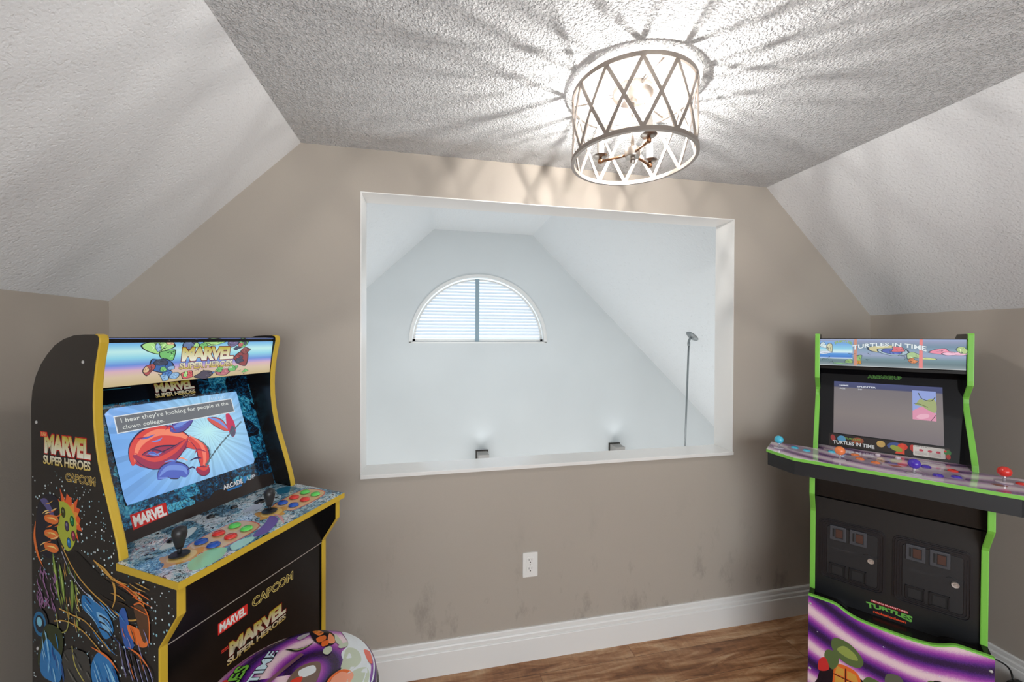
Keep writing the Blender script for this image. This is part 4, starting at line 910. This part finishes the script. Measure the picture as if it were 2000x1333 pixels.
# front: recessed box under the deck, coin door panel
bm = bmesh.new(); box(bm, .016, Wd-.016, -.262, -.24, .820, .90); obj('under_deck_board', bm, M['black'], RC)
bm = bmesh.new(); box(bm, .016, Wd-.016, -.226, -.205, .33, .803)
cp = obj('coin_door_panel', bm, mat('satin_black_panel', rgb(27, 28, 30), .36), RC)
rid = mat('moulded_black_plastic', rgb(26, 28, 34), .28); inset = mat('brown_smoked_window', rgb(78, 54, 48), .25)
pit = mat('shadow_black_recess', rgb(10, 10, 12), .6); silver = mat('silver_lock_face', rgb(196, 190, 186), .3, .7)
def coin_door(s0, label):
    bm = bmesh.new(); fy = lambda p, d: cab_fn(p[0], d, p[1]); w = .201
    z0, z1 = .470, .720
    prism(bm, rrect(s0, s0+w, z0, z1, .022), fy, .2255, .2285)
    for inset_, h in ((.005, .2315), (.012, .2305), (.019, .2300)):
        r1 = rrect(s0+inset_, s0+w-inset_, z0+inset_, z1-inset_, .020-inset_*.4); i2 = inset_+.0035; r2 = rrect(s0+i2, s0+w-i2, z0+i2, z1-i2, .020-i2*.4)
        n = len(r1); A = [bm.verts.new(fy(p, h)) for p in r1]; B = [bm.verts.new(fy(p, h)) for p in r2]; A0_ = [bm.verts.new(fy(p, .228)) for p in r1]; B0_ = [bm.verts.new(fy(p, .228)) for p in r2]
        for i in range(n):
            j = (i+1) % n
            bm.faces.new((A[i], A[j], B[j], B[i])); bm.faces.new((A0_[i], A0_[j], A[j], A[i])); bm.faces.new((B[i], B[j], B0_[j], B0_[i]))
    c = obj('coin_door', bm, rid, RC, label=label)
    bm = bmesh.new(); prism(bm, rrect(s0+.026, s0+w-.024, z0+.024, z1-.026, .010), fy, .228, .2310); obj('door_plate', bm, M['satin_black'], c, bevel=.001)
    for k in range(2):
        a0 = s0+.034+k*.061
        bm = bmesh.new(); box(bm, a0, a0+.051, -.2350, -.2305, .641, .699); o1 = obj('coin_slot', bm, mat('slate_bezel', rgb(66, 68, 74), .35) if 'slate' not in M else M['slate'], c, bevel=.002); M['slate'] = o1.data.materials[0]
        bm = bmesh.new(); box(bm, a0+.009, a0+.015, -.2353, -.2348, .655, .688); box(bm, a0+.018, a0+.042, -.2354, -.2345, .652, .690, 0); 
        box(bm, a0+.0195, a0+.040, -.2360, -.2350, .655, .687, 1); box(bm, a0+.016, a0+.044, -.2362, -.2345, .648, .650, 2)
        me = obj('coin_slot_window', bm, [pit, inset, M['slate']], c)
        bm = bmesh.new()
        for q in ((a0, a0+.004, .495, .545), (a0+.047, a0+.051, .495, .545), (a0, a0+.051, .541, .545), (a0, a0+.051, .495, .4995)): box(bm, q[0], q[1], -.2345, -.2300, q[2], q[3])
        box(bm, a0+.004, a0+.047, -.2314, -.2311, .4995, .541, 1); box(bm, a0+.008, a0+.040, -.2325, -.2314, .503, .536, 2)
        obj('coin_return', bm, [rid, pit, M['satin_black']], c, bevel=.0008)
    bm = bmesh.new(); lathe(bm, [(0, .006), (.004, .006), (.005, .004), (.0095, .0045), (.0105, .002), (.0105, 0), (0, 0)], cab_fn(s0+.158, .231, .594), 24, (0, -1, 0)); obj('lock', bm, silver, c, 'auto', label='round silver lock')
    a = Art(planefn((.2312, 1), (.2312, 0))); a.text('ARCADE1UP', s0+.045, s0+.118, .604, .612, rgb(60, 62, 66), .02); a.build('door_lettering', M['print'], c)
    bm = bmesh.new(); tube(bm, [cab_fn(s0+.136+.045*t_, .2312, .612+.004*sin(t_*2*pi)+.003*t_) for t_ in [i/10 for i in range(11)]], [.0004+.0012*sin(pi*i/10) for i in range(11)], 8); obj('lock_ridge', bm, rid, c, True)
coin_door(.0285, 'left coin door'); coin_door(.2475, 'right coin door')
a = Art(planefn((.226, 1), (.226, 0)))
w3 = lambda u, v: (u, v*(1-.25*sin(pi*u))+.15*sin(pi*u)-.9*(u-.5)**2)
w4 = lambda u, v: (u+.02*(v-.5)*(2*u-1), (v-.5)*(1.15-.5*sin(pi*u))+.5+.28*sin(pi*u))
a.rect(.188, .291, .4335, .4430, rgb(150, 30, 34)); a.text('TEENAGE MUTANT NINJA', .189, .290, .4350, .4418, rgb(250, 190, 196), .03)
a.text('TURTLES', .176, .302, .406, .428, rgb(110, 176, 80), .045, w4, .95)
a.text('nickelodeon', .196, .286, .3945+.0, .4045, rgb(236, 84, 50), .035)
a.build('panel_lettering', M['print'], cp)
# riser with printed front board
rtop = catmull([(0, .4275), (.05, .4275), (.085, .425), (.115, .409), (.145, .398), (.19, .393), (.24, .392), (.29, .393), (.335, .398), (.365, .409), (.395, .425), (.43, .4275), (Wd, .4275)], 4, False)
bm = bmesh.new(); prism(bm, rtop+[(Wd, 0), (0, 0)], lambda p, d: cab_fn(p[0], d, p[1]-.002), .308, .320)
rb = obj('riser_front', bm, swirl_mat('purple_light_streak_print', .30, .80, ('X', 'Z'), 52, False, .25, .4), RC, label='purple light-streak printed riser board')
bm = bmesh.new(); prev = None
for q in rtop:
    row = [bm.verts.new(cab_fn(q[0], d, q[1]+h)) for d, h in ((.306, -.004), (.307, .0015), (.320, .0015), (.3212, -.0035))]
    if prev:
        for j in range(3): bm.faces.new((prev[j], prev[j+1], row[j+1], row[j]))
    prev = row
obj('riser_edge_trim', bm, GRN, rb)
bm = bmesh.new(); prism(bm, [(p[0]*.933+.0165, p[1]+.013) for p in rtop]+[(Wd-.016, .30), (.016, .30)], lambda p, d: cab_fn(p[0], d, p[1]-.040), .228, .250); obj('riser_ledge', bm, M['black'], RC)
bm = bmesh.new(); box(bm, .016, Wd-.016, -.3078, .24, .02, .385); obj('riser_body', bm, M['black'], RC)
a = Art(lambda u, v, l: cab_fn(u, .320+l, v))
GR, GR2, OG, YE = rgb(92, 112, 66), rgb(150, 166, 84), rgb(232, 110, 48), rgb(214, 160, 70)
DK = rgb(26, 18, 30)
# free rounded shapes in green, orange and red, bottom of the board
for P, c in (([(.03, .0), (.03, .10), (.055, .17), (.12, .19), (.20, .15), (.24, .10), (.30, .12), (.38, .15), (.45, .10), (.47, .0)], DK),
             ([(.078, .13), (.078, .0), (.158, .0), (.165, .11), (.15, .19), (.09, .195)], OG),
             ([(.052, .20), (.06, .235), (.09, .235), (.095, .20), (.075, .165)], GR), ([(.035, .14), (.035, .18), (.055, .20), (.066, .16)], rgb(206, 50, 50)),
             ([(.165, .16), (.18, .195), (.22, .19), (.235, .16), (.20, .14)], GR), ([(.225, .20), (.23, .235), (.262, .245), (.275, .22), (.265, .19), (.24, .18)], rgb(96, 100, 84)),
             ([(.30, .14), (.31, .19), (.35, .205), (.37, .17), (.35, .13)], GR), ([(.355, .0), (.36, .13), (.40, .15), (.43, .12), (.44, 0)], OG), ([(.232, .18), (.268, .19), (.27, .175), (.235, .165)], rgb(190, 54, 50))): a.blob(P, c)
a.poly([(.084, .155), (.112, .155), (.112, .185), (.09, .187)], YE); a.poly([(.120, .155), (.155, .15), (.145, .182), (.12, .185)], YE); a.poly([(.084, .08), (.112, .08), (.112, .147), (.084, .147)], YE); a.poly([(.12, .08), (.157, .08), (.157, .143), (.12, .147)], YE)
a.line([(.115, .0), (.116, .19)], .004, rgb(70, 24, 20), smooth=False); a.line([(.08, .151), (.16, .146)], .004, rgb(70, 24, 20), smooth=False)
a.blob([(.072, .265), (.085, .295), (.13, .29), (.165, .25), (.155, .215), (.12, .21), (.085, .23)], GR)
a.blob([(.09, .25), (.11, .275), (.14, .262), (.15, .24), (.12, .235)], GR2);
a.blob([(.325, .245), (.34, .275), (.385, .27), (.41, .235), (.40, .20), (.37, .195), (.335, .215)], GR); a.blob([(.345, .24), (.36, .255), (.385, .245), (.39, .225), (.36, .225)], GR2); a.blob([(.345, .275), (.37, .285), (.41, .26), (.425, .22), (.41, .23), (.385, .265)], DK)
for x_, z_ in ((.10, .345), (.03, .29), (.25, .30), (.33, .30), (.22, .33), (.36, .30), (.42, .27), (.06, .33)): shard(x_, z_, .0035, rgb(230, 220, 250), 4, int(x_*100), 1, None, a, .7)
a.build('riser_print', M['print'], rb, 'rounded green, orange and red shapes on the purple board')
for s_, z_ in ((.006, .393), (.006, .131), (.472, .383), (.472, .131)):
    bm = bmesh.new(); lathe(bm, [(0, .0022), (.0035, .0018), (.005, 0), (0, 0)], cab_fn(s_, .320, z_), 14, (0, -1, 0)); obj('screw_cap', bm, scw, RC, True)

# power adapter and lead of the right cabinet
t = thing('power_adapter', 'black power adapter with a thin lead, on the floor right of the green-edged cabinet', 'power adapter', (2.30, 1.085, 0))
blk = mat('black_cable_plastic', rgb(18, 18, 20), .4)
bm = bmesh.new(); box(bm, -.03, .035, -.04, .04, 0, .085); obj('adapter_body', bm, blk, t, bevel=.012)
bm = bmesh.new(); pth = catmull([(.0, .03), (.02, .06), (-.02, .12), (-.05, .16)], 6, False)
tube(bm, [(p[0], p[1], .085+.02*i/len(pth)+.03*sin(pi*i/len(pth))) for i, p in enumerate(pth)], .0032, 8); obj('cable', bm, blk, t, True)

# ------------------------------------------------------------------ bar stool
SX, SY, SZ, SR = -.303, .912, .701, .180
ST = thing('bar_stool', 'round bar stool with a purple swirl printed seat, in front of the gold-edged cabinet', 'stool', (SX, SY, 0))
vin = swirl_mat('purple_ring_vinyl_print', .02, .03, ('X', 'Y'), 62, False, .18, .6)
bm = bmesh.new(); lathe(bm, [(0, SZ+.004), (.06, SZ+.004), (.12, SZ+.003), (.155, SZ+.0005), (.170, SZ-.004), (.178, SZ-.012), (.180, SZ-.022), (.180, SZ-.030), (0, SZ-.030)], (0, 0, 0), 96)
seat = obj('seat', bm, vin, ST, 'auto')
bm = bmesh.new(); lathe(bm, [(0, SZ-.028), (.180, SZ-.028), (.1835, SZ-.036), (.184, SZ-.055), (.181, SZ-.070), (.170, SZ-.078), (0, SZ-.080)], (0, 0, 0), 96); obj('seat_side', bm, mat('black_vinyl', rgb(24, 23, 25), .35), seat, 'auto')
def dome(r): 
    pr_ = [(0, .004), (.06, .004), (.12, .003), (.155, .0005), (.170, -.004), (.178, -.012)]
    for (r1, h1), (r2, h2) in zip(pr_, pr_[1:]):
        if r <= r2: return h1+(h2-h1)*(r-r1)/(r2-r1)
    return -.012
class SeatArt(Art):
    def face(s, pts, cols, lift):      # split large faces so the print follows the domed seat
        if len(pts) == 3:
            L = max(math.hypot(pts[i][0]-pts[i-1][0], pts[i][1]-pts[i-1][1]) for i in range(3))
            if L > .02:
                m_ = [((pts[i][0]+pts[(i+1) % 3][0])/2, (pts[i][1]+pts[(i+1) % 3][1])/2) for i in range(3)]
                mc = [tuple((p+q)/2 for p, q in zip(cols[i], cols[(i+1) % 3])) for i in range(3)]
                for q, c in (((pts[0], m_[0], m_[2]), (cols[0], mc[0], mc[2])), ((m_[0], pts[1], m_[1]), (mc[0], cols[1], mc[1])), ((m_[2], m_[1], pts[2]), (mc[2], mc[1], cols[2])), (m_, mc)): s.face(list(q), list(c), lift)
                return
        Art.face(s, pts, cols, lift)
a = SeatArt(lambda u, v, l: Vector((u, v, SZ+dome(math.hypot(u, v))+.0006+l*3)))
PW, PG = rgb(226, 232, 236), rgb(196, 206, 184)
a.blob([(.074, .150), (.12, .120), (.155, .075), (.172, .03), (.168, -.03), (.12, -.08), (.10, -.02), (.105, .03), (.09, .07), (.10, .10)], PW)
a.blob([(.10, .085), (.125, .075), (.14, .04), (.12, .015), (.10, .02), (.098, .05)], PG); a.blob([(.125, .01), (.155, .02), (.165, -.01), (.15, -.05), (.12, -.04)], PG)
a.blob([(.14, .075), (.155, .07), (.166, .035), (.155, .04)], rgb(226, 110, 90))
a.blob([(.085, .0), (.105, .022), (.13, .005), (.125, -.02), (.11, -.04), (.09, -.04)], rgb(240, 160, 130)); a.line([(.078, -.03), (.082, .0), (.10, .018), (.118, .012)], .006, rgb(230, 110, 50)); a.line([(.07, -.02), (.08, .01), (.10, .026)], .0025, DK)
for P, c in (([(-.005, .160), (.01, .172), (.035, .16), (.06, .135), (.068, .11), (.05, .098), (.03, .11), (.012, .128)], rgb(40, 34, 40)),
             ([(.0, .163), (.015, .165), (.03, .15), (.02, .142)], rgb(230, 130, 60)), ([(.018, .132), (.035, .14), (.042, .125), (.028, .115)], rgb(232, 120, 60)), ([(.045, .145), (.06, .128), (.066, .108), (.05, .112)], rgb(236, 150, 110)), ([(.035, .115), (.048, .12), (.052, .105), (.04, .100)], rgb(232, 110, 50)),
             ([(.06, .14), (.072, .125), (.085, .105), (.08, .098), (.066, .115)], PG), ([(.046, .092), (.058, .098), (.066, .085), (.06, .072), (.048, .078)], PG), ([(.078, .095), (.095, .105), (.10, .092), (.085, .086)], PG),
             ([(-.03, .145), (-.01, .158), (-.004, .15), (-.02, .135)], rgb(170, 166, 170))): a.blob(P, c)
a.line([(.016, .118), (.0, .105), (-.015, .100), (-.030, .104), (-.045, .108)], .009, rgb(40, 44, 34), taper=True); a.line([(.014, .118), (.0, .106), (-.015, .101), (-.030, .105)], .004, rgb(160, 166, 120), taper=True)
a.blob([(.0, .04), (.04, .055), (.055, .03), (.05, -.02), (.02, -.05), (-.01, -.02)], rgb(120, 100, 90)); a.blob([(.008, .035), (.035, .045), (.045, .025), (.02, .015)], PW); a.blob([(.0, .012), (.02, .018), (.02, .0), (.002, -.005)], rgb(220, 60, 50))
a.line([(-.075, -.03), (-.04, .03), (.0, .085)], .010, rgb(120, 84, 96))
# lettering that runs up the left of the seat
def along(p, q, h):
    d = Vector((q[0]-p[0], q[1]-p[1])); n = Vector((-d.y, d.x)).normalized()
    return lambda u, v: (p[0]+d.x*u+n.x*h*v, p[1]+d.y*u+n.y*h*v)
def stext(body, p, q, h, c, oc, b=.03):
    w = along(p, q, h); a.text(body, 0, 1, 0, 1, oc, b+.045, w, 1, ref=b); a.text(body, 0, 1, 0, 1, c, b, w, 1)
stext('IN TIME', (-.083, -.035), (-.060, .107), .022, rgb(206, 232, 244), rgb(24, 24, 40))
stext('TURTLES', (-.120, -.10), (-.108, .078), .028, rgb(120, 186, 70), rgb(20, 30, 16))
a.blob([(-.158, .02), (-.145, .045), (-.132, .03), (-.14, .0)], rgb(206, 60, 50))
a.build('seat_print', M['gloss_print'], seat, 'white, green and orange shapes with lettering on purple rings')
bm = bmesh.new(); lathe(bm, [(0, SZ-.079), (.06, SZ-.079), (.06, SZ-.092), (.022, SZ-.10), (.022, .35), (.030, .35), (.030, .05), (.06, .035), (.19, .012), (.195, 0), (0, 0)], (0, 0, 0), 48); obj('pedestal', bm, mat('chrome', rgb(200, 200, 204), .12, 1), ST, 'auto')
bm = bmesh.new()
tube(bm, [(.15*cos(t_), .15*sin(t_), .28) for t_ in [2*pi*i/40 for i in range(41)]], .010, 10, False)
for k in range(2): tube(bm, [(.028*cos(k*pi), .028*sin(k*pi), .28), (.15*cos(k*pi), .15*sin(k*pi), .28)], .008, 10)
obj('foot_ring', bm, mat('chrome_ring', rgb(200, 200, 204), .12, 1), ST, True)
